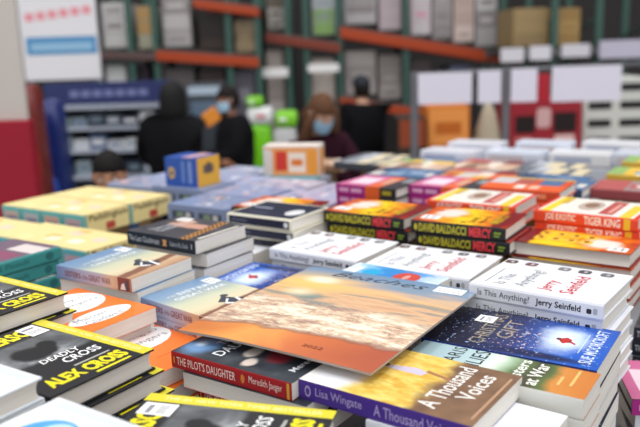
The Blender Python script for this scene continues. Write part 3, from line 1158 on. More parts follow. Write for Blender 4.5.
    ink = pm('8b8b93')
    for i in range(10):
        xx = x0 + .004 + .0042 * i
        q.rect(xx, y0 + .004, xx + .0012 + .001 * (i % 2), y0 + .010, ink)
        q.rect(xx, y0 + .015, xx + .003, y0 + .018, ink)
    s.build('price_sticker', page)
    P = at(371, 373, .397)
    a2 = math.radians(1.2)
    c, sn = math.cos(a2), math.sin(a2)
    r.location = (P.x - (c * L / 2 - sn * -W / 2), P.y - (sn * L / 2 + c * -W / 2), CAMZ - .397 - T)
    r.rotation_euler = (0, 0, a2)


calendar()


# ------------------------------------------------------------------ boxed sets at the left
def paper_box(name, L, W, T, body, fn=None):
    mb = MB()
    mb.box(-L / 2, L / 2, -W / 2, W / 2, 0, T, body, .0015)
    if fn:
        fn(mb)
    return mb


CRE = pm('e6d294', .4)


def padd_box(L, W, T):
    r = thing('boxed_book_set', None, 'box')
    mb = MB()
    mb.box(-L / 2, L / 2, -W / 2, W / 2, 0, T, CRE, .0015)
    top = Panel(mb, lambda a, b, k: (L / 2 - b, a - W / 2, T + EPS * 2 * k))
    rr = random.Random(3)
    for i in range(7):
        a0, b0 = rr.uniform(.05, .7) * W, rr.uniform(.05, .8) * L
        top.rrect(a0, b0, a0 + .2 * W, b0 + .12 * L, .006, pm(('f4ecd4', 'dcae50', 'd8c8bc', 'f0dca0')[i % 4]))
    end = Panel(mb, lambda s, t, k: (L / 2 + EPS * 2 * k, s - W / 2, t))
    end.text('Paddington', .08 * W, .52 * T, .96 * W, .92 * T, pm('5a4a38'), bold=.015)
    end.rect(0, 0, .035 * W, T, pm('4aa0a4'))
    end.rrect(.45 * W, .06 * T, .66 * W, .42 * T, .004, pm('b8493c'))
    mb.build('slipcase', r)
    n = 4
    for i in range(n):
        s = MB()
        w = L / n
        x0 = -L / 2 + w * i
        s.box(x0 + .003, x0 + w - .003, -W / 2 - .004, -W / 2 - .0006, .003, T - .003, pm('5aa6b0'))
        q = Panel(s, lambda a, b, k, x0=x0: (x0 + a, -W / 2 - .004 - EPS * 2 * k, b))
        q.rect(w * .14, T * .06, w * .84, T * .74, pm(('b8a2a0', 'a8a8b4', 'c09a92', 'b49aa4')[i]))
        q.rect(w * .25, T * .3, w * .75, T * .5, pm('7a7c9c'), 2)
        s.build('book_spine', r)
    return r


def put_box(r, anchor, h, T, L, W, rz, label, corner, group, first):
    P = at(anchor[0], anchor[1], h)
    a = math.radians(rz)
    c, s = math.cos(a), math.sin(a)
    qx, qy = CORNER[corner][0] * L / 2, CORNER[corner][1] * W / 2
    loc = (P.x - (c * qx - s * qy), P.y - (s * qx + c * qy), CAMZ - h - T)
    if first:
        r.location, r.rotation_euler = loc, (0, 0, a)
        r['label'] = label
    else:
        r = dup(r, loc, a, label)
    if group:
        r['group'] = group
    if loc[2] > TABLE_Z + .004:
        RISERS.append((loc[0], loc[1], L * .3, W * .3, a, loc[2]))
    return r


pb = padd_box(.36, .16, .06)
put_box(pb, (84.6, 215), .42, .06, .36, .16, 2, 'cream boxed book set with blue spines, front one of the pair at left', 'FR', 'cream boxed book sets', True)
_b2 = put_box(pb, (131, 208.5), .42, .06, .36, .16, 2, 'cream boxed book set, behind the front one of the pair at left', 'FR', 'cream boxed book sets', False)
_b2.location.x, _b2.location.y = pb.location.x - .004, pb.location.y + .168
_b = put_box(pb, (112, 244), .445, .06, .36, .16, 1, 'cream boxed book set lying low before the pair, near the pale war novel', 'FR', 'cream boxed book sets', False)
_b.location.y -= .075
_c = put_box(pb, (58, 232), .45, .06, .36, .16, 1, 'cream boxed book set lying low at the left edge above the teal hardcovers', 'FR', 'cream boxed book sets', False)
_c.location.x, _c.location.y = _b.location.x - .375, _b.location.y - .01
RISERS[-2:] = [(_b.location.x, _b.location.y, .1, .05, 0, _b.location.z), (_c.location.x, _c.location.y, .1, .05, 0, _c.location.z)]


def plain_box(name, L, W, T, body, deco, label, cat, anchor, h, corner, rz, group=None, part='carton'):
    r = thing(name, None, cat)
    mb = MB()
    mb.box(-L / 2, L / 2, -W / 2, W / 2, 0, T, pm(body, .35), .002)
    front = Panel(mb, lambda s, t, k: (s - L / 2, -W / 2 - EPS * 3 * k, t))
    end = Panel(mb, lambda s, t, k: (L / 2 + EPS * 3 * k, s - W / 2, t))
    top = Panel(mb, lambda a, b, k: (L / 2 - b, a - W / 2, T + EPS * 3 * k))
    deco(front, end, top, L, W, T)
    mb.build(part, r)
    return put_box(r, anchor, h, T, L, W, rz, label, corner, group, True)


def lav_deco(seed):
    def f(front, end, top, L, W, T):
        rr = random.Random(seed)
        for i in range(2):
            front.rect((.08 + .46 * i) * L, .1 * T, (.46 + .46 * i) * L, .75 * T, pm('3f4a58'))
            front.rect((.16 + .46 * i) * L, .2 * T, (.28 + .46 * i) * L, .7 * T, pm('7d8f78'), 2)
            front.rect((.32 + .46 * i) * L, .3 * T, (.40 + .46 * i) * L, .7 * T, pm('c7c2c4'), 2)
        end.rect(.1 * W, .1 * T, .9 * W, .7 * T, pm('4a4a66'))
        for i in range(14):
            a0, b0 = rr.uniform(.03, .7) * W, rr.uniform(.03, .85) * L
            top.rect(a0, b0, a0 + rr.uniform(.08, .28) * W, b0 + rr.uniform(.05, .12) * L, pm(rr.choice(('a8aec4', 'e4e4ec', '6f7aa4', 'c8a8b8', 'd8b4b0', '8a92b4', 'b8b2c8')), .3), 1 + i % 3)  # patches paint print details and the wrap's highlights into the top
    return f


def ylw_deco(front, end, top, L, W, T):
    front.disc(.2 * L, .45 * T, .1 * L, .2 * T, pm('d8b23c'))
    front.disc(.2 * L, .45 * T, .05 * L, .1 * T, pm('2a4a8c'), 2)
    front.rect(.52 * L, .12 * T, .6 * L, .88 * T, pm('6a86c4'))
    front.rect(.72 * L, .12 * T, .82 * L, .88 * T, pm('7a94cc'))
    end.rect(0, 0, W, T, pm('dba53c'))
    end.rrect(.25 * W, .42 * T, .72 * W, .74 * T, .01, pm('6a5a52'), 2)
    end.disc(.5 * W, .62 * T, .1 * W, .2 * T, pm('5a4a46'), 3)
    top.rect(0, .2 * L, W, .5 * L, pm('c9a0a4'))


plain_box('puzzle_box', .135, .115, .095, '2f55a8', ylw_deco, 'blue box with a yellow end standing on the wrapped book sets', 'box', (196.5, 158.5), .325, 'FR', 4)



def act_deco(front, end, top, L, W, T):
    cs = ('e07a34', 'd23c30', 'e8d8c0', 'e89a3c', '5aa6a8', 'f0e6dc')
    front.rect(.02 * L, .04 * T, .98 * L, .96 * T, pm('e8a060'))
    front.rect(.22 * L, .25 * T, .42 * L, .85 * T, pm(cs[1]), 2)
    front.rect(.45 * L, .2 * T, .75 * L, .8 * T, pm('efe0d2'), 2)
    front.rect(.5 * L, .4 * T, .7 * L, .6 * T, pm(cs[0]), 3)
    front.rect(.8 * L, .1 * T, .94 * L, .9 * T, pm(cs[3]), 2)
    front.rect(0, 0, L, .1 * T, pm('6ab0b4'), 4)
    front.rect(.02 * L, .1 * T, .16 * L, .9 * T, pm('d8cfc8'), 2)
    end.rect(.1 * W, .1 * T, .9 * W, .9 * T, pm('e89a3c'))
    top.rect(0, 0, W, L, pm('e4d8d0'))


plain_box('activity_box', .21, .1, .12, 'd9d2d0', act_deco, 'colourful orange and white box standing before the woman in maroon', 'box', (319, 146), .34, 'FR', 24)

RISERS.pop()
RISERS.pop()
_pz, _az = bpy.data.objects['puzzle_box'].location, bpy.data.objects['activity_box'].location
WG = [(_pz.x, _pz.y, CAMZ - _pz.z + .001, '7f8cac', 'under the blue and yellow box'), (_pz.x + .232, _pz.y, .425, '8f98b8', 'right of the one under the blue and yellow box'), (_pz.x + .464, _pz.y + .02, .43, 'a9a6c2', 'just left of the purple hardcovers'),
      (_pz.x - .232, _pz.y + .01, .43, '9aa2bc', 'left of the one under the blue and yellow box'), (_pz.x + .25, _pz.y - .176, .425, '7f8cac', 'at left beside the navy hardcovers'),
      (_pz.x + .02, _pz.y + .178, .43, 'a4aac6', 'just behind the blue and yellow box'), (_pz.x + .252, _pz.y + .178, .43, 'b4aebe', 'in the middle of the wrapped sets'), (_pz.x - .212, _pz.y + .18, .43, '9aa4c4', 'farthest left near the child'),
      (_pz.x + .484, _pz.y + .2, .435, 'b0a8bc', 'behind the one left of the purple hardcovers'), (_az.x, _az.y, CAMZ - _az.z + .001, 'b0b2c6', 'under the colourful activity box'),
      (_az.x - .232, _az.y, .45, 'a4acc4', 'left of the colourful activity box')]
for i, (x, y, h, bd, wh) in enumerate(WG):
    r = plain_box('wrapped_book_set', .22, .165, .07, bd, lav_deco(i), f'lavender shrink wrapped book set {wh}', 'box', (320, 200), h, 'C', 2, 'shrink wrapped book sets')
    RISERS.pop()
    r.location.x, r.location.y = x, y
    RISERS.append((x, y, .06, .05, 0, r.location.z))

# ------------------------------------------------------------------ the table
tb = thing('display_table', 'long display table under the piles of books', 'table', (0, 0, 0))
mb = MB()
mb.box(-2.2, .6, .12, 3.2, TABLE_Z - .04, TABLE_Z - .0005, pm('8d8f94', .6), .004)
mb.build('tabletop', tb)
for i, (x, y) in enumerate(((-2.13, .2), (.52, .2), (-2.13, 3.12), (.52, 3.12), (-1, .2), (-1, 3.12))):
    mb = MB()
    mb.box(x - .03, x + .03, y - .03, y + .03, 0, TABLE_Z - .041, pm('6e7076', .5), .004)
    mb.build('leg', tb)
for x, y, l, w, a, z in RISERS:
    mb = MB()
    mb.box(-l / 2, l / 2, -w / 2, w / 2, 0, z - TABLE_Z - .0004, pm('a98a62', .8), 0, Matrix.Translation((x, y, TABLE_Z)) @ Matrix.Rotation(a, 4, 'Z'))
    mb.build('riser_block', tb)


# ------------------------------------------------------------------ people
def skinned(nodes, edges, levels=1):
    """grow a tapered body over a skeleton; nodes are (point, rx, ry)"""
    me = bpy.data.meshes.new('figure')
    me.from_pydata([n[0] for n in nodes], edges, [])
    o = bpy.data.objects.new('figure', me)
    COL.objects.link(o)
    o.modifiers.new('skin', 'SKIN')
    sub = o.modifiers.new('smooth', 'SUBSURF')
    sub.levels = sub.render_levels = levels
    sv = me.skin_vertices[0].data
    for v, n in zip(sv, nodes):
        v.radius = (n[1], n[2])
    sv[0].use_root = True
    bpy.context.view_layer.update()
    dg = bpy.context.evaluated_depsgraph_get()
    m2 = bpy.data.meshes.new_from_object(o.evaluated_get(dg))
    vs = [v.co.copy() for v in m2.vertices]
    fs = [tuple(p.vertices) for p in m2.polygons]
    bpy.data.objects.remove(o)
    bpy.data.meshes.remove(me)
    bpy.data.meshes.remove(m2)
    return vs, fs


SKIN = {'light': 'c79a80', 'mid': 'b08064', 'brown': '8a5c44'}


def person(label, r, d, top_px, extra, jacket, trousers, hair, hands, lean=0.0, tone='mid', style='short', mask=None, hood=None, cap=None, group=None, height=None, nod=0.0, bulk=1.0, sh=.17):
    """a standing figure; local -y is where it faces; hands = two (elbow, wrist) pairs for a 1.7 m body, left (+x) then right"""
    H = height or gp(320, top_px, d)[1]
    k = H / 1.72
    root = thing('person', label, 'person', gw(r, d, 0), YAW + extra, group)
    R = Matrix.Rotation(lean, 3, 'X')
    piv = Vector((0, 0, .95))

    def up(p):
        p = Vector(p)
        return (R @ (p - piv) + piv) * k if p.z > .95 else p * k

    hip = [((.095, 0, .90), .085, .09), ((.10, -.01, .50), .058, .062), ((.10, .02, .10), .04, .042), ((.105, -.10, .04), .04, .03)]
    sk = pm(SKIN[tone], .55)
    jm, tm, hm = pm(jacket, .85, 0, .1), pm(trousers, .85, 0, .1), pm(hair, .7, 0, .15)

    def arm(sx, i):
        e, wv = hands[i]
        return [up((sx * sh, 0, 1.40)), up((sx * abs(e[0]) if e[0] * sx >= 0 else e[0], e[1], e[2])), up(wv)]

    # body: torso, legs, arms, neck in one surface
    nodes = [(Vector((0, 0, .95)) * k, .12 * k, .10 * k), (up((0, 0, 1.15)), .12 * k, .09 * k), (up((0, 0, 1.34)), .14 * k, .095 * k), (up((0, -.005, 1.46)), .055 * k, .055 * k), (up((0, -.015, 1.56)), .05 * k, .055 * k)]
    edges = [(0, 1), (1, 2), (2, 3), (3, 4)]
    for sx in (1, -1):
        b = len(nodes)
        for p, rx, ry in hip:
            nodes.append((Vector((p[0] * sx, p[1], p[2])) * k, rx * k, ry * k))
        edges += [(0, b), (b, b + 1), (b + 1, b + 2), (b + 2, b + 3)]
    for i, sx in enumerate((1, -1)):
        b = len(nodes)
        for p, q in zip(arm(sx, i), (.052, .04, .026)):
            nodes.append((p, q * k, q * k))
        edges += [(2, b), (b, b + 1), (b + 1, b + 2)]
    vs, fs = skinned(nodes, edges)
    body = MB()
    body.add(vs, fs, sk, True)
    # head
    hc = Vector((0, -.03, 1.615))
    N = Matrix.Rotation(nod, 3, 'X')

    def hd(p):
        return up(hc + N @ Vector(p))
    bm = bmesh.new()
    bmesh.ops.create_uvsphere(bm, u_segments=24, v_segments=18, radius=1)
    for v in bm.verts:
        x, y, z = v.co
        jaw = max(0, -z)
        q = Vector((x * .074 * (1 - .30 * jaw * jaw), y * .094 * (1 - .12 * jaw) - (.012 * jaw), z * .112))
        if y < -.6 and abs(x) < .3 and -.35 < z < .12:
            q.y -= .018 * (1 - abs(x) / .3)
        if y < -.7 and abs(x) < .45 and -.62 < z < -.45:
            q.y -= .005
        v.co = hd(q)
    body.bmesh(bm, sk, True)
    for sx in (1, -1):
        body.blob(hd((sx * .076, .005, -.005)), (.010 * k, .02 * k, .03 * k), sk, (10, 8))
        body.blob(hd((sx * .03, -.082, .008)), (.013 * k, .009 * k, .009 * k), pm('e8e4e0', .3), (10, 8))
        body.blob(hd((sx * .03, -.0895, .008)), (.006 * k, .004 * k, .006 * k), pm('2a1c18', .3), (8, 6))
        body.tube([hd((sx * .015, -.092, .028)), hd((sx * .032, -.09, .034)), hd((sx * .048, -.08, .028))], .0035 * k, hm, 6)
    body.blob(hd((0, -.09, -.055)), (.024 * k, .008 * k, .008 * k), pm('9a5a50', .5), (10, 8))
    # hands: palm and five bent fingers
    for i, sx in enumerate((1, -1)):
        _, e, wv = arm(sx, i)
        dr = (wv - e).normalized()
        side = dr.cross(Vector((0, 0, 1)))
        side = side.normalized() if side.length > .2 else Vector((1, 0, 0))
        nrm = side.cross(dr).normalized()
        pc = wv + dr * .045 * k
        body.tube([wv - dr * .01 * k, wv + dr * .02 * k, pc + dr * .015 * k, pc + dr * .035 * k], [.022 * k, .03 * k, .034 * k, .026 * k], sk, 10)
        for j in range(4):
            o = pc + dr * .03 * k + side * (.024 - .016 * j) * k
            ln = (.062, .074, .069, .052)[j] * k
            body.tube([o, o + dr * ln * .45 - nrm * .004 * k, o + dr * ln * .75 - nrm * .018 * k, o + dr * ln * .92 - nrm * .034 * k], [.0088 * k, .0082 * k, .0075 * k, .006 * k], sk, 8)
        tside = side * (1 if True else -1)
        o = pc - dr * .02 * k + tside * .026 * k
        body.tube([o, o + tside * .022 * k + dr * .02 * k, o + tside * .026 * k + dr * .045 * k - nrm * .012 * k], [.012 * k, .0105 * k, .008 * k], sk, 8)
    body.build('body', root)
    # jacket
    nodes = [(Vector((0, 0, .88)) * k, .19 * k * bulk, .15 * k * bulk), (up((0, 0, 1.10)), .175 * k * bulk, .135 * k * bulk), (up((0, .005, 1.34)), .185 * k * bulk, .13 * k * bulk), (up((0, .0, 1.47)), .085 * k, .085 * k)]
    edges = [(0, 1), (1, 2), (2, 3)]
    for i, sx in enumerate((1, -1)):
        b = len(nodes)
        a3 = arm(sx, i)
        a3[2] = a3[1] + (a3[2] - a3[1]) * .93
        for p, q in zip(a3, (.085, .066, .05)):
            nodes.append((p, q * k * bulk, q * k * bulk))
        edges += [(2, b), (b, b + 1), (b + 1, b + 2)]
    vs, fs = skinned(nodes, edges)
    g = MB()
    g.add(vs, fs, jm, True)
    g.build('jacket', root)
    nodes = [(Vector((0, 0, .96)) * k, .15 * k, .12 * k)]
    edges = []
    for sx in (1, -1):
        b = len(nodes)
        nodes += [(Vector((sx * .10, 0, .86)) * k, .10 * k, .105 * k), (Vector((sx * .10, -.01, .5)) * k, .075 * k, .078 * k), (Vector((sx * .10, .02, .09)) * k, .06 * k, .062 * k)]
        edges += [(0, b), (b, b + 1), (b + 1, b + 2)]
    vs, fs = skinned(nodes, edges)
    g = MB()
    g.add(vs, fs, tm, True)
    g.build('trousers', root)
    for sx in (1, -1):
        g = MB()
        g.blob(Vector((sx * .105, -.05, .045)) * k, (.052 * k, .14 * k, .045 * k), pm('26262a', .6), (14, 8))
        g.build('shoe', root)
    # hair, hood, cap, mask
    g = MB()
    bm = bmesh.new()
    bmesh.ops.create_uvsphere(bm, u_segments=24, v_segments=16, radius=1)
    for v in bm.verts:
        x, y, z = v.co
        cut = 0.0
        if y < 0 and z < .38:                  # open over the face
            cut = min(1.0, (.38 - z) * 2.2) * min(1, -y * 2.0)
        f = 1 - .22 * cut
        long_ = (style == 'long' and z < 0)
        q = Vector((x * .086 * f, (y * .106 + .008) * f if not cut else y * .106 * f + .014, z * .122 * f + .008))
        if z < -.2 and not long_:
            q.z = max(q.z, -.07)
        if long_ and y > -.35:
            q.z = z * .34
            q.x = x * (.10 + .02 * math.sin(9 * z + 4 * x))
            q.y = y * .10 + .03
        q += Vector((math.sin(23 * x + 9 * z), math.sin(19 * y + 5 * x), 0)) * .002
        v.co = hd(q)
    g.bmesh(bm, hm, True)
    if style == 'long':
        for sx in (1, -1):                     # locks in front of the shoulders
            g.tube([hd((sx * .07, -.035, .05)), hd((sx * .088, -.04, -.06)), hd((sx * .10, -.05, -.17)), hd((sx * .085, -.06, -.28)), hd((sx * .08, -.055, -.36))], [.022 * k, .034 * k, .04 * k, .034 * k, .012 * k], hm, 10)
    g.build('hair', root)
    if hood:
        g = MB()
        bm = bmesh.new()
        bmesh.ops.create_uvsphere(bm, u_segments=24, v_segments=16, radius=1)
        for v in bm.verts:
            x, y, z = v.co
            wd = 1 + (.45 * max(0, -z - .1))
            q = Vector((x * .098 * wd, (y * .118 + .015) * (1 + .2 * max(0, -z)), z * .138))
            if z < -.3:
                q.z -= .05
            if y < -.6:
                q.y = -.07
            v.co = hd(q)
        g.bmesh(bm, pm(hood, .75), True)
        g.build('hood', root)
    if cap:
        g = MB()
        bm = bmesh.new()
        bmesh.ops.create_uvsphere(bm, u_segments=20, v_segments=12, radius=1)
        bmesh.ops.delete(bm, geom=[v for v in bm.verts if v.co.z < -.05], context='VERTS')
        for v in bm.verts:
            v.co = hd((v.co.x * .092, v.co.y * .112 + .004, v.co.z * .10 + .045))
        g.bmesh(bm, pm(cap, .7), True)
        g.tube([hd((-.06, -.10, .045)), hd((0, -.15, .04)), hd((.06, -.10, .045))], .012 * k, pm(cap, .7), 8)
        g.build('cap', root)
    if mask:
        g = MB()
        bm = bmesh.new()
        bmesh.ops.create_grid(bm, x_segments=10, y_segments=8, size=1)
        for v in bm.verts:
            x, y = v.co.x, v.co.y
            an = x * 1.15
            z = -.045 + y * .042
            q = Vector((math.sin(an) * .082 * (1 - .12 * max(0, -y)), -math.cos(an) * .106 - .012 * (1 - x * x) + .012, z))
            v.co = hd(q)
        ret = bmesh.ops.extrude_face_region(bm, geom=list(bm.faces))
        cen = hd((0, 0, -.03))
        for v in [e for e in ret['geom'] if isinstance(e, bmesh.types.BMVert)]:
            v.co += (v.co - cen).normalized() * .003
        g.bmesh(bm, pm(mask, .7), True)
        for sx in (1, -1):
            g.tube([hd((sx * .074, -.03, -.01)), hd((sx * .084, .0, .012)), hd((sx * .08, .022, .0))], .002 * k, pm('e8eef2', .6), 6)
        g.build('face_mask', root)
    return root


REST = [((.26, .02, 1.13), (.24, -.10, .90)), ((.26, .02, 1.13), (-.24, -.10, .90))]


def where(px, py, d):
    return gp(px, py, d)[0]


D1 = 5.3
person('person in a black hooded jacket seen from behind, left of the masked person in black', where(173, 120, D1), D1, 80, math.radians(150), '0d0d10', '121216', '1a1616',
       [((.38, -.04, 1.14), (.24, -.26, 1.04)), ((.38, -.04, 1.14), (-.22, -.28, 1.08))], hood='0e0e10', tone='brown', bulk=1.3, sh=.23)
person('person in black jacket with pale blue mask, holding something orange beside hooded person', where(232, 120, 5.8), 5.8, 85, math.radians(-62), '101014', '16161c', '1a1514',
       [((.26, -.12, 1.13), (.12, -.36, 1.16)), ((.26, -.12, 1.13), (-.12, -.34, 1.05))], mask='a9cbe2', tone='brown', nod=math.radians(12), bulk=1.35, sh=.19)
person('person with long brown hair, pale blue mask and maroon coat, reaching over the table', where(310, 130, 4.35), 4.35, 90, math.radians(24), '2c101c', '1a1a20', '5c3e2c',
       [((.30, -.24, 1.12), (.30, -.58, 1.08)), ((.27, -.16, 1.12), (-.10, -.40, 1.06))], lean=math.radians(14), mask='9fc2de', tone='light', style='long', nod=math.radians(22))
person('person in black jacket and dark cap seen from behind, beyond the long-haired person', where(363, 120, 6.6), 6.6, 80, math.radians(200), '0c0c0f', '121216', '1a1614', REST, cap='1c2028', tone='light', bulk=1.5)
person('dark haired child peering over the boxed sets at the left', where(109, 165, 3.0), 3.0, 147, math.radians(10), '3a4a66', '2a2c38', '171313',
       [((.24, -.03, 1.13), (.22, -.16, .95)), ((.24, -.03, 1.13), (-.22, -.16, .95))], tone='mid', nod=math.radians(14))


# ------------------------------------------------------------------ the hall behind the table, laid out square to the view
def gthing(name, label, cat, r, d, z, group=None, extra=0.0):
    return thing(name, label, cat, gw(r, d, z), YAW + extra, group)


def rect(px, d):
    x0, y0, x1, y1 = px
    ym, xm = (y0 + y1) / 2, (x0 + x1) / 2
    return gp(x0, ym, d)[0], gp(x1, ym, d)[0], gp(xm, y1, d)[1], gp(xm, y0, d)[1]


def item(name, label, cat, px, d, dp, col, deco=None, group=None, part='carton', floor=False, bev=.01, rough=.6, to=None, dim=1.0):
    """an upright box seen over a pixel rectangle at distance d, dp deep; to = height its base stands at"""
    r0, r1, z0, z1 = rect(px, d)
    if floor:
        z0 = 0
    if to is not None:
        z0 = to
    rt = gthing(name, label, cat, (r0 + r1) / 2, d + dp / 2, z0, group)
    w_, h = r1 - r0, z1 - z0
    mb = MB()
    mb.box(-w_ / 2, w_ / 2, -dp / 2, dp / 2, 0, h, pm(col, rough, dim=dim), min(bev, w_ / 6, h / 6))
    p = Panel(mb, lambda a, b, k: (a - w_ / 2, -dp / 2 - .002 * k, b))
    if deco:
        deco(p, w_, h, mb, rt, dp)
    mb.build(part, rt)
    return rt


def wrapdeco(cols, seed, rows=3, dim=1.0):
    """stretch wrapped goods: a bundle of cartons, printed faces, a slip sheet"""
    def f(p, w_, h, mb, rt, dp):
        rr = random.Random(seed)
        n = max(1, int(w_ / .22))
        for i in range(n):
            for j in range(rows):
                a0, b0 = w_ * i / n, h * j / rows
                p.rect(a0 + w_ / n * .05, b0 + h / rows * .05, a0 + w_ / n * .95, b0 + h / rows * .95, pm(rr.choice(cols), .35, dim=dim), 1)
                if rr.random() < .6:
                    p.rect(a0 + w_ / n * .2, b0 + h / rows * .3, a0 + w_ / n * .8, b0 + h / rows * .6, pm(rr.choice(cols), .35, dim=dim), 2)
    return f


GREEN, ORB = pm('3a5850', .5), pm('a43e1a', .5)


def upright(rt, mb_r, d, z1, o):
    """one rack frame: front and back posts with braces between"""
    mb = MB()
    for dd in (0, 1.0):
        mb.box(mb_r - .035 - o[0], mb_r + .035 - o[0], d + dd - .03 - o[1], d + dd + .03 - o[1], 0, z1, GREEN, .004)
    for j in range(4):
        z = .4 + j * .8
        mb.tube([(mb_r - o[0], d - o[1], z), (mb_r - o[0], d + 1 - o[1], z + (.6 if j % 2 else -.2))], .018, GREEN, 6)
    mb.build('upright_frame', rt)


def rack(label, posts, beams, d, z1=3.4):
    r0 = gp(posts[0], 60, d)[0]
    rt = gthing('pallet_rack', label, 'rack', r0, d, 0)
    for px in posts:
        upright(rt, gp(px, 60, d)[0], d, z1, (r0, d))
    for (xa, ya, xb, yb, th, m) in beams:
        ra, za = gp(xa, ya, d)
        rb, zb = gp(xb, yb, d)
        t = th * d / FPX
        for dd in (-.05, .95):
            mb = MB()
            for zt in (0,):
                pts = [(ra - r0, dd, za), (rb - r0, dd, zb)]
                v = []
                for (x, y, z) in pts:
                    v += [(x, y - .03, z - t), (x, y + .03, z - t), (x, y + .03, z), (x, y - .03, z)]
                mb.add(v, [(0, 1, 5, 4), (1, 2, 6, 5), (2, 3, 7, 6), (3, 0, 4, 7), (3, 2, 1, 0), (4, 5, 6, 7)], m)
            mb.build('beam', rt)
        mb = MB()
        v = []
        for (x, z) in ((ra - r0, za), (rb - r0, zb)):
            v += [(x, -.05, z), (x, .95, z), (x, .95, z + .02), (x, -.05, z + .02)]
        mb.add(v, [(0, 1, 5, 4), (1, 2, 6, 5), (2, 3, 7, 6), (3, 0, 4, 7), (3, 2, 1, 0), (4, 5, 6, 7)], pm('5a5654', .7))
        mb.build('deck', rt)
    return rt


DR = 9.0
rack('green and orange warehouse rack at left, behind the two people in black', (97, 132, 157, 230, 259), [(194, -1, 259, 8, 8, ORB), (157, 50.5, 259, 57.5, 9, ORB), (97, 52, 157, 54, 6, pm('5a4444', .6))], DR)
rack('green and orange warehouse rack at centre, behind the long-haired person', (289, 307, 340, 406, 502), [(340, 27, 502, 53, 10, ORB), (266, 33, 340, 44, 8, pm('7a3628', .6)), (340, 97, 430, 110, 8, ORB)], DR + .3)
rack('green and orange warehouse rack at right, holding a tan carton', (553, 597, 660), [(505, 52, 660, 46, 5, pm('6e6c70', .5))], 8.2)

GREYS = ['b8b2b4', 'c9c4c4', 'a39c9c', 'd4d0d0', '948c8c']
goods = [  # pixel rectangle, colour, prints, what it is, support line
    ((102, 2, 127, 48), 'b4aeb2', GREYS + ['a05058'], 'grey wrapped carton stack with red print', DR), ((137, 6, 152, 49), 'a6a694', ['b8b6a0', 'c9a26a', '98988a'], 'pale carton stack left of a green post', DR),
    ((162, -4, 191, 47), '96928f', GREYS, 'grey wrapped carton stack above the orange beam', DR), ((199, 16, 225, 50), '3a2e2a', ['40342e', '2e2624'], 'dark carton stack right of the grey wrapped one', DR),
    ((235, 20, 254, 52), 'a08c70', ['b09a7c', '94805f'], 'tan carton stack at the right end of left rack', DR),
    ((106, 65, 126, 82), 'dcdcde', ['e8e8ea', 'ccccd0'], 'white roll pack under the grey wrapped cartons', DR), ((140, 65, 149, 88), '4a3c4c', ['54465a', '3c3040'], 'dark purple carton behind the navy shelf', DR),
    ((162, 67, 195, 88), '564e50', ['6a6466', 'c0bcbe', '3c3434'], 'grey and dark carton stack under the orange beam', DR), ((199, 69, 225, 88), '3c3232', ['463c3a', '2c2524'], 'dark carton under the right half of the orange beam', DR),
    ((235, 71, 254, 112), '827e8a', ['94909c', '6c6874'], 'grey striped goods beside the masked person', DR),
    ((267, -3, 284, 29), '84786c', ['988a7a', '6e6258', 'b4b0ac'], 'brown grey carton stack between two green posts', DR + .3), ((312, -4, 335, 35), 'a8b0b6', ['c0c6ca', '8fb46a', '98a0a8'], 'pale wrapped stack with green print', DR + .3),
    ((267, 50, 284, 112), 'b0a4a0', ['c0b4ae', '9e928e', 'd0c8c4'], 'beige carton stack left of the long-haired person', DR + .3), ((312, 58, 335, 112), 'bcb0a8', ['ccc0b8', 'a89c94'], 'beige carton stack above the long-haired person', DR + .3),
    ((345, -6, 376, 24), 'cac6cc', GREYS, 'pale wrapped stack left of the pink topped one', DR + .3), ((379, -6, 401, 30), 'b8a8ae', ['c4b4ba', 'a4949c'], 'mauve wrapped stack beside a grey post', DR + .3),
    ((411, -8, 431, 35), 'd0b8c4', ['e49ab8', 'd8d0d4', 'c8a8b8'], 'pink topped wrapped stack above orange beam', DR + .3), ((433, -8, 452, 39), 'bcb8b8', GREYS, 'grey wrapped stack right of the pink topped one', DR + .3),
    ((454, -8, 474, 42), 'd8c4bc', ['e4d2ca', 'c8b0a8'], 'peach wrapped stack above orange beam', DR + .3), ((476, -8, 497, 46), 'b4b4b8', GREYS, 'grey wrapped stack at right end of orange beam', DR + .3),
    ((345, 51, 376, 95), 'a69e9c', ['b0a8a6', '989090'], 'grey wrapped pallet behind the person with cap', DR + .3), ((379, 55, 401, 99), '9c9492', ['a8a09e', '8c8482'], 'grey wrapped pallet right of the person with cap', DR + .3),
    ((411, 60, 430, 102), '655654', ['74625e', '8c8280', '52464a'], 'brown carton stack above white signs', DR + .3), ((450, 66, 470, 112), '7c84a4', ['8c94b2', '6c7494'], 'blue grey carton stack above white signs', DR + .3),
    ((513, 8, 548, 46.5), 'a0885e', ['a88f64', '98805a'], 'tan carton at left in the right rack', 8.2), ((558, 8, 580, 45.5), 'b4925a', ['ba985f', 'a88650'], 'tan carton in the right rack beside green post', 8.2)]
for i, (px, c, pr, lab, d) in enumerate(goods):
    item('wrapped_goods', lab, 'goods', px, d + .12, .7, c, wrapdeco(pr, i, dim=.8), 'goods on the racks', dim=.8, floor=px[3] > 80 and px[3] not in (95, 99, 102))  # dim darkens the goods' colours to paint in the racks' shade
# price rails on the racks
for i, (px, d) in enumerate((((260, 68, 288, 77), DR + .1), ((308, 64, 339, 72), DR + .1), ((501, 48, 524, 62), 8), ((530, 46, 551, 60), 8), ((562, 44, 590, 57), 8), ((600, 40, 650, 58), 8))):
    item('shelf_sign', ['white shelf sign left of the long-haired person', 'white shelf sign above the long-haired person', 'white shelf sign at the left of the right rack', 'second white shelf sign of the right rack', 'third white shelf sign of the right rack', 'long pale shelf sign at the right edge'][i],
         'sign', px, d, .03, ('e0dede', 'e4e2e2', 'cfcdd4', 'd2d0d8', 'cac8d0', 'b8b4c6')[i], None, 'shelf signs', 'board', bev=.003)

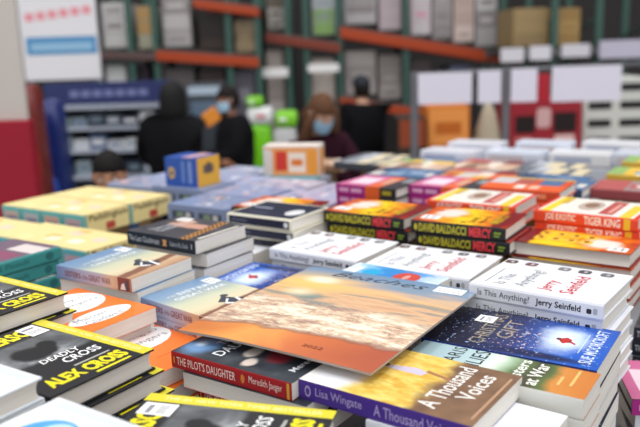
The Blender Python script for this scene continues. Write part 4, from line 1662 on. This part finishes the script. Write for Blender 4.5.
# sign frame over the far end of the table
DS = 5.0
r0, z0 = gp(413, 75, DS)
r1, z1 = gp(660, 63, DS)
sf = gthing('sign_frame', 'grey metal frame carrying blank white signs over the table', 'frame', gp(506, 100, DS)[0], DS, 0)
ro = gp(506, 100, DS)[0]
mb = MB()
GM = pm('6c6c72', .45, .3)
mb.tube([(r0 - ro, 0, z0), (r1 - ro, 0, z1)], .02, GM, 4)
mb.build('top_rail', sf)
for px in (506, 650, 414):
    mb = MB()
    x = gp(px, 80, DS)[0] - ro
    zt = z0 + (z1 - z0) * (x + ro - r0) / (r1 - r0)
    mb.box(x - .022, x + .022, -.022, .022, 0, zt + .02, GM, .003)
    mb.box(x - .15, x + .15, -.2, .2, 0, .02, GM, .003)
    mb.build('post', sf)
for i, px in enumerate(((418, 73, 472, 104), (478, 71, 501, 103), (511, 69, 537, 102), (552, 66, 621, 101))):
    a, b, c, d_ = rect(px, DS - .04)
    mb = MB()
    mb.box(a - ro, b - ro, -.045, -.03, c, d_, pm('d6d2e0', .5), .002)
    mb.build('sign_board', sf)


# red display, slotted crates, orange carton, beige sack
def reddeco(p, w_, h, mb, rt, dp):
    for a0, b0, a1, b1 in ((.06, .26, .34, .12), (.06, .52, .34, .36), (.60, .26, .92, .10), (.60, .52, .92, .36)):
        p.rect(a0 * w_, h - b0, a1 * w_, h - b1, pm('1c0c0e'))
    p.rrect(.36 * w_, h - .22, .56 * w_, h - .06, .03, pm('c8a0a0'))
    p.rect(.62 * w_, h - .35, .9 * w_, h - .28, pm('d8b8b4'))
    p.rect(.06 * w_, h - .35, .3 * w_, h - .29, pm('b86a64'))


RZ = .9
item('display_stand', 'red cardboard display with dark openings below the signs', 'display', (511, 100, 582, 138), 6.0, .5, '94202c', reddeco, floor=True)
item('display_header', 'narrow red header board standing on the red display', 'display', (538, 74, 550, 100), 6.05, .06, 'a82030', None)


def slotdeco(p, w_, h, mb, rt, dp):
    n = 9
    for j in range(n):
        for i in range(2):
            q = MB()
            b0 = h - (j + 1) * .15 + .04
            if b0 < .05:
                continue
            pp = Panel(q, lambda a, b, k: (a - w_ / 2, -dp / 2 - .002 * k, b))
            pp.rrect((.06 + .48 * i) * w_, b0, (.42 + .48 * i) * w_, b0 + .065, .02, pm('1a1917'))
            q.build('slot', rt)


item('slotted_crate', 'pale grey slotted crates at right below the signs', 'crate', (584, 78, 650, 140), 6.4, .5, 'c4c5c0', slotdeco, floor=True)
item('carton', 'orange carton below the left white sign', 'carton', (427, 106, 470, 140), 6.0, .4, 'c8702a', wrapdeco(['d87c30', 'b8601e', 'e09048'], 5, 4), floor=True)
bs = gthing('sack', 'beige sack between the orange carton and sign post', 'sack', where(488, 118, 6.1), 6.1, 0)
mb = MB()
zt = gp(488, 104, 6.1)[1]
mb.blob((0, 0, zt / 2), (.13, .14, zt / 2), pm('a89c88', .8), (18, 12), .05, 2)
mb.build('sack_body', bs)
item('dark_bin', 'dark bin right of the person with cap', 'bin', (398, 118, 426, 140), 5.9, .4, '2c2622', wrapdeco(['3a302a', '8a4026', '1e1a18'], 8, 5), floor=True)

# far left: pillar, red board, banner, navy topped shelf
item('wall_pillar', None, None, (-40, -60, 17, 121), 3.9, .04, 'bdb6b0', None, part='pillar_face', to=gp(0, 121, 3.9)[1])['kind'] = 'structure'
item('red_panel', 'tall dark red panel at left edge under the pale pillar', 'panel', (-40, 121.5, 33, 200), 3.85, .08, '94142a', None, part='board', floor=True)


def bandeco(p, w_, h, mb, rt, dp):
    p.rect(.06 * w_, .26 * h, .98 * w_, .44 * h, pm('4a86b4'))
    p.rect(.12 * w_, .30 * h, .92 * w_, .38 * h, pm('8ab0cc'), 2)
    for i in range(6):
        p.rect((.08 + .15 * i) * w_, (.60 + .012 * i) * h, (.19 + .15 * i) * w_, (.68 + .012 * i) * h, pm('d88a94'), 1)
    p.rect(.02 * w_, .92 * h, .25 * w_, h, pm('5a90bc'))


bn = item('banner', 'large white banner with red lettering and a blue band at left', 'banner', (20, -20, 97, 80), 7.4, .04, 'd4d2d6', bandeco, part='cloth', bev=.004)


r0, r1, z0, z1 = rect((20, -20, 97, 80), 7.4)
for sx in (-1, 1):
    mb = MB()
    x = sx * ((r1 - r0) / 2 - .03)
    mb.tube([(x, .05, -z0), (x, .05, z1 - z0)], .02, pm('8a8c90', .4), 8)
    mb.build('pole', bn)


def navy_shelf():
    d = 6.3
    r0, r1, z0, z1 = rect((44, 82, 172, 104), d)
    rt = gthing('display_shelf', 'white shelving unit with a navy header behind the child', 'shelf', (r0 + r1) / 2, d, 0)
    w_ = r1 - r0
    mb = MB()
    mb.box(-w_ / 2, w_ / 2, 0, .06, z0, z1, pm('27305e', .5), .004)
    p = Panel(mb, lambda a, b, k: (a - w_ / 2, -.002 * k, z0 + b))
    for i in range(7):
        p.rect((.2 + .09 * i) * w_, .35 * (z1 - z0), (.27 + .09 * i) * w_, .65 * (z1 - z0), pm('6c74a0'))
    mb.build('header', rt)
    mb = MB()
    mb.box(-w_ / 2, w_ / 2, .55, .58, 0, z0, pm('5c6474', .6))
    mb.build('back_panel', rt)
    for sx in (-1, 1):
        mb = MB()
        mb.box(sx * w_ / 2 - .02, sx * w_ / 2 + .02, 0, .58, 0, z0 - .0, pm('8a90a0', .5))
        mb.build('side_panel', rt)
    tops = []
    for py in (106, 127, 150, 176):
        z = gp(108, py, d)[1]
        mb = MB()
        mb.box(-w_ / 2 + .02, w_ / 2 - .02, 0, .55, z - .025, z, pm('9ca2b0', .4), .003)
        mb.build('shelf_board', rt)
        tops.append(z)
    return rt, (r0 + r1) / 2, d, w_, tops


sh, sr, sd, sw, tops = navy_shelf()
rr = random.Random(4)
cols = ['2c3040', 'b8bcc4', '48545c', '6a7a86', 'd4d6da', '2e3a4a', '8a98a0', '3a5a60', '5a6a8a']
spots = ['far left', 'left', 'left of the middle', 'middle', 'right of the middle', 'right', 'far right']
for t, z in enumerate(tops[1:]):
    for i in range(7):
        hgt = rr.uniform(.07, .125)
        x = -sw / 2 + .1 + i * (sw - .2) / 6
        g = gthing('package', f'small package at the {spots[i]} of the {("upper", "middle", "low")[t]} shelf under the navy header', 'package', sr + x, sd + .18, z + .001, 'packages on the navy topped shelf')
        mb = MB()
        ww = rr.uniform(.06, .075)
        c = rr.choice(cols)
        mb.box(-ww, ww, -.1, .1, 0, hgt, pm(c, .3), .006)
        p = Panel(mb, lambda a, b, k: (a, -.1 - .001 * k, b))
        p.rect(-ww * .7, hgt * .3, ww * .7, hgt * .7, pm(rr.choice(cols), .3))
        mb.build('carton', g)


def bag(label, px, d, dp, col, cols, seed, group=None, to=None, floor=False, name='bag', rough=.3):
    r0, r1, z0, z1 = rect(px, d)
    if floor:
        z0 = 0
    if to is not None:
        z0 = to
    g = gthing(name, label, 'bag', (r0 + r1) / 2, d + dp / 2, z0, group)
    mb = MB()
    bm = bmesh.new()
    bmesh.ops.create_cube(bm, size=1)
    bmesh.ops.subdivide_edges(bm, edges=list(bm.edges), cuts=7, use_grid_fill=True)
    rr = random.Random(seed)
    ph = [rr.uniform(0, 6) for _ in range(4)]
    w_, h = r1 - r0, z1 - z0
    for v in bm.verts:
        x, y, z = v.co * 2
        s = (1 - .22 * x * x * .5) * (1 - .16 * z * z)
        cr = .03 * math.sin(9 * x + ph[0]) * math.sin(8 * z + ph[1])
        v.co = Vector((x * w_ / 2 * (1 - .1 * z * z), y * dp / 2 * s * (1 + cr * 3), h / 2 + z * h / 2 * (1 - .06 * x * x) + cr * .02 * (z > -.99)))
    for v in bm.verts:
        v.co.z = max(0, v.co.z)
    mb.bmesh(bm, pm(col, rough), True)
    mb.build('bag_body', g)
    for i, c in enumerate(cols):
        q = MB()
        z = h * (.3 + .35 * i / max(1, len(cols) - 1) if len(cols) > 1 else .5)
        q.blob((rr.uniform(-.15, .15) * w_, -dp / 2 * .95, z), (w_ * .22, .02, h * .13), pm(c, .4), (14, 8))
        q.build('printed_patch', g)
    return g


bag('red, orange and yellow bag beside the pale pillar', (20, 84, 41, 200), 5.0, .16, '6a2420', ['c84a24', 'e0a030', 'd0ccc8', 'b83a28'], 3, floor=True)
bag('navy blue bag right of the red and yellow bag', (36, 100, 62, 200), 5.3, .2, '1c2a66', ['2a4aa0'], 5, floor=True)
D6 = 6.6
zb = 0
t0 = gp(258, 172, D6)[1]
lowb = item('carton', 'low carton under the lime green bags', 'carton', (240, 172, 300, 176), D6, .45, '8a8c88', None, floor=True)
zz = gp(270, 172, D6)[1] + .001
bag('large lime green bag between masked person and long-haired person', (246, 125, 272, 172), D6, .3, '6fbe1e', [], 1, to=zz)
bag('grey white bag right of the large lime green bag', (274, 128, 297, 172), D6, .3, 'b8b8ba', ['8a8a8e'], 2, to=zz)
z2 = gp(259, 125, D6)[1] + .002
bag('white bag lying on the large lime green bag', (247, 108, 272, 125), D6, .28, 'dcdede', ['c8606c'], 3, to=z2)
z3 = gp(285, 128, D6)[1] + .002
bag('small lime green bag on the grey white bag', (275, 112, 297, 128), D6, .28, '7cc42c', ['e4e6e0'], 4, to=z3)
z4 = gp(259, 108, D6)[1] + .002
bag('topmost lime green bag on the white bag', (246, 97, 262, 108), D6, .26, '74bc28', ['e8ebe4'], 6, to=z4)
item('freezer_bin', 'pale blue grey bin between the two people in black', 'bin', (190, 84, 224, 200), 7.2, .5, '3c4048', lambda p, w_, h, mb, rt, dp: (p.rect(.04 * w_, h - .1, .96 * w_, h - .02, pm('a8b8c8')), p.rect(.1 * w_, h - .3, .9 * w_, h - .16, pm('5a6c80'))), floor=True, part='bin_body')

# what people hold
zr, zz2 = gp(211, 117, 5.35)
g = gthing('booklet', 'orange booklet held by the masked person in black', 'book', gp(211, 117, 5.35)[0], 5.35, zz2, extra=.6)
mb = MB()
mb.box(-.06, .06, -.012, .012, -.05, .05, pm('d8862e', .5), .003, Matrix.Rotation(-.5, 4, 'Y'))
mb.build('cover', g)

# white wrapped stacks at the far end of the table
k = 0
for (px, py, L, W, n) in ((452, 149, .21, .13, 2), (517, 150, .21, .13, 2), (582, 151, .21, .13, 2), (647, 152, .21, .13, 2), (478, 141, .21, .12, 2), (546, 141, .21, .12, 2), (614, 141, .21, .12, 2)):
    P = at(px, py, .388 if k < 4 else .372)
    for i in range(n):
        z = P.z - (i + 1) * .05
        g = thing('wrapped_magazines', f'white wrapped stack, {("upper", "lower")[i]} at {("left end", "second place", "third place", "right end", "left", "middle", "right")[k]} of the {"nearer" if k < 4 else "farther"} white row', 'stack', (P.x, P.y, z), math.radians(3 * (k % 3)), 'white wrapped stacks at the far end')
        mb = MB()
        mb.box(-L / 2, L / 2, -W / 2, W / 2, .0005, .0495, pm(('d6d6de', 'cfd4e2', 'dcdce0', 'c8ccd8')[(k + i) % 4], .25), .008)
        p = Panel(mb, lambda s, t, q: (s - L / 2, -W / 2 - .001 * q, t))
        p.rect(.1 * L, .012, .7 * L, .036, pm(('aab0c4', 'c4b8bc')[k % 2], .3))
        mb.build('wrapped_block', g)
    mb = MB()
    z = P.z - n * .05
    mb.box(P.x - .04, P.x + .04, P.y - .025, P.y + .025, TABLE_Z, z - .0004, pm('a98a62', .8))
    mb.build('riser_block', tb)
    k += 1

# ------------------------------------------------------------------ floor and back wall
mb = MB()
mb.face([(-16, -4, 0), (8, -4, 0), (8, 16, 0), (-16, 16, 0)], pm('8e8c88', .5))
mb.build('floor')['kind'] = 'structure'
wl = thing('wall_back', None, None, gw(0, 12.5, 0), YAW)
wl['kind'] = 'structure'
mb = MB()
mb.box(-9, 9, 0, .1, 0, 5, pm('2e2a2a', .8))
mb.build('wall_panel', wl)

# ------------------------------------------------------------------ settings and light
SC.view_settings.view_transform = 'Standard'
SC.view_settings.look = 'None'
SC.view_settings.exposure = 0.1
SC.view_settings.gamma = 1.0
SC.cycles.use_denoising = True
SC.cycles.max_bounces = 6
w = bpy.data.worlds.new('hall_light')
SC.world = w
w.use_nodes = True
bg = w.node_tree.nodes['Background']
wn = w.node_tree.nodes
tc = wn.new('ShaderNodeTexCoord')
dot = wn.new('ShaderNodeVectorMath')
dot.operation = 'DOT_PRODUCT'
dv = (Vector((0, 0, 1)) * .8 - GF * .45 + GR * .15)
dot.inputs[1].default_value = dv
rp = wn.new('ShaderNodeValToRGB')              # bright lamps overhead and behind, dim aisles ahead
rp.color_ramp.elements[0].position = .12
rp.color_ramp.elements[0].color = (.10, .10, .11, 1)
rp.color_ramp.elements[1].position = .75
rp.color_ramp.elements[1].color = (.98, .99, 1.0, 1)
w.node_tree.links.new(tc.outputs['Generated'], dot.inputs[0])
w.node_tree.links.new(dot.outputs['Value'], rp.inputs[0])
w.node_tree.links.new(rp.outputs[0], bg.inputs[0])
bg.inputs[1].default_value = 1.4


def lamp(x, y, z, sx, sy, watt, tilt=0.0):
    l = bpy.data.lights.new('ceiling_lamp', 'AREA')
    l.shape = 'RECTANGLE'
    l.size, l.size_y = sx, sy
    l.energy = watt
    l.color = (1, .975, .94)
    o = bpy.data.objects.new('ceiling_lamp', l)
    COL.objects.link(o)
    o.location = (x, y, z)
    o.rotation_euler = (tilt, 0, 0)


for x in (-5.5, -2.6, .3):
    for y in (.0, 2.6, 6.0):
        lamp(x, y, 5.6, .5, 2.2, 32 if y < 3 else 14)
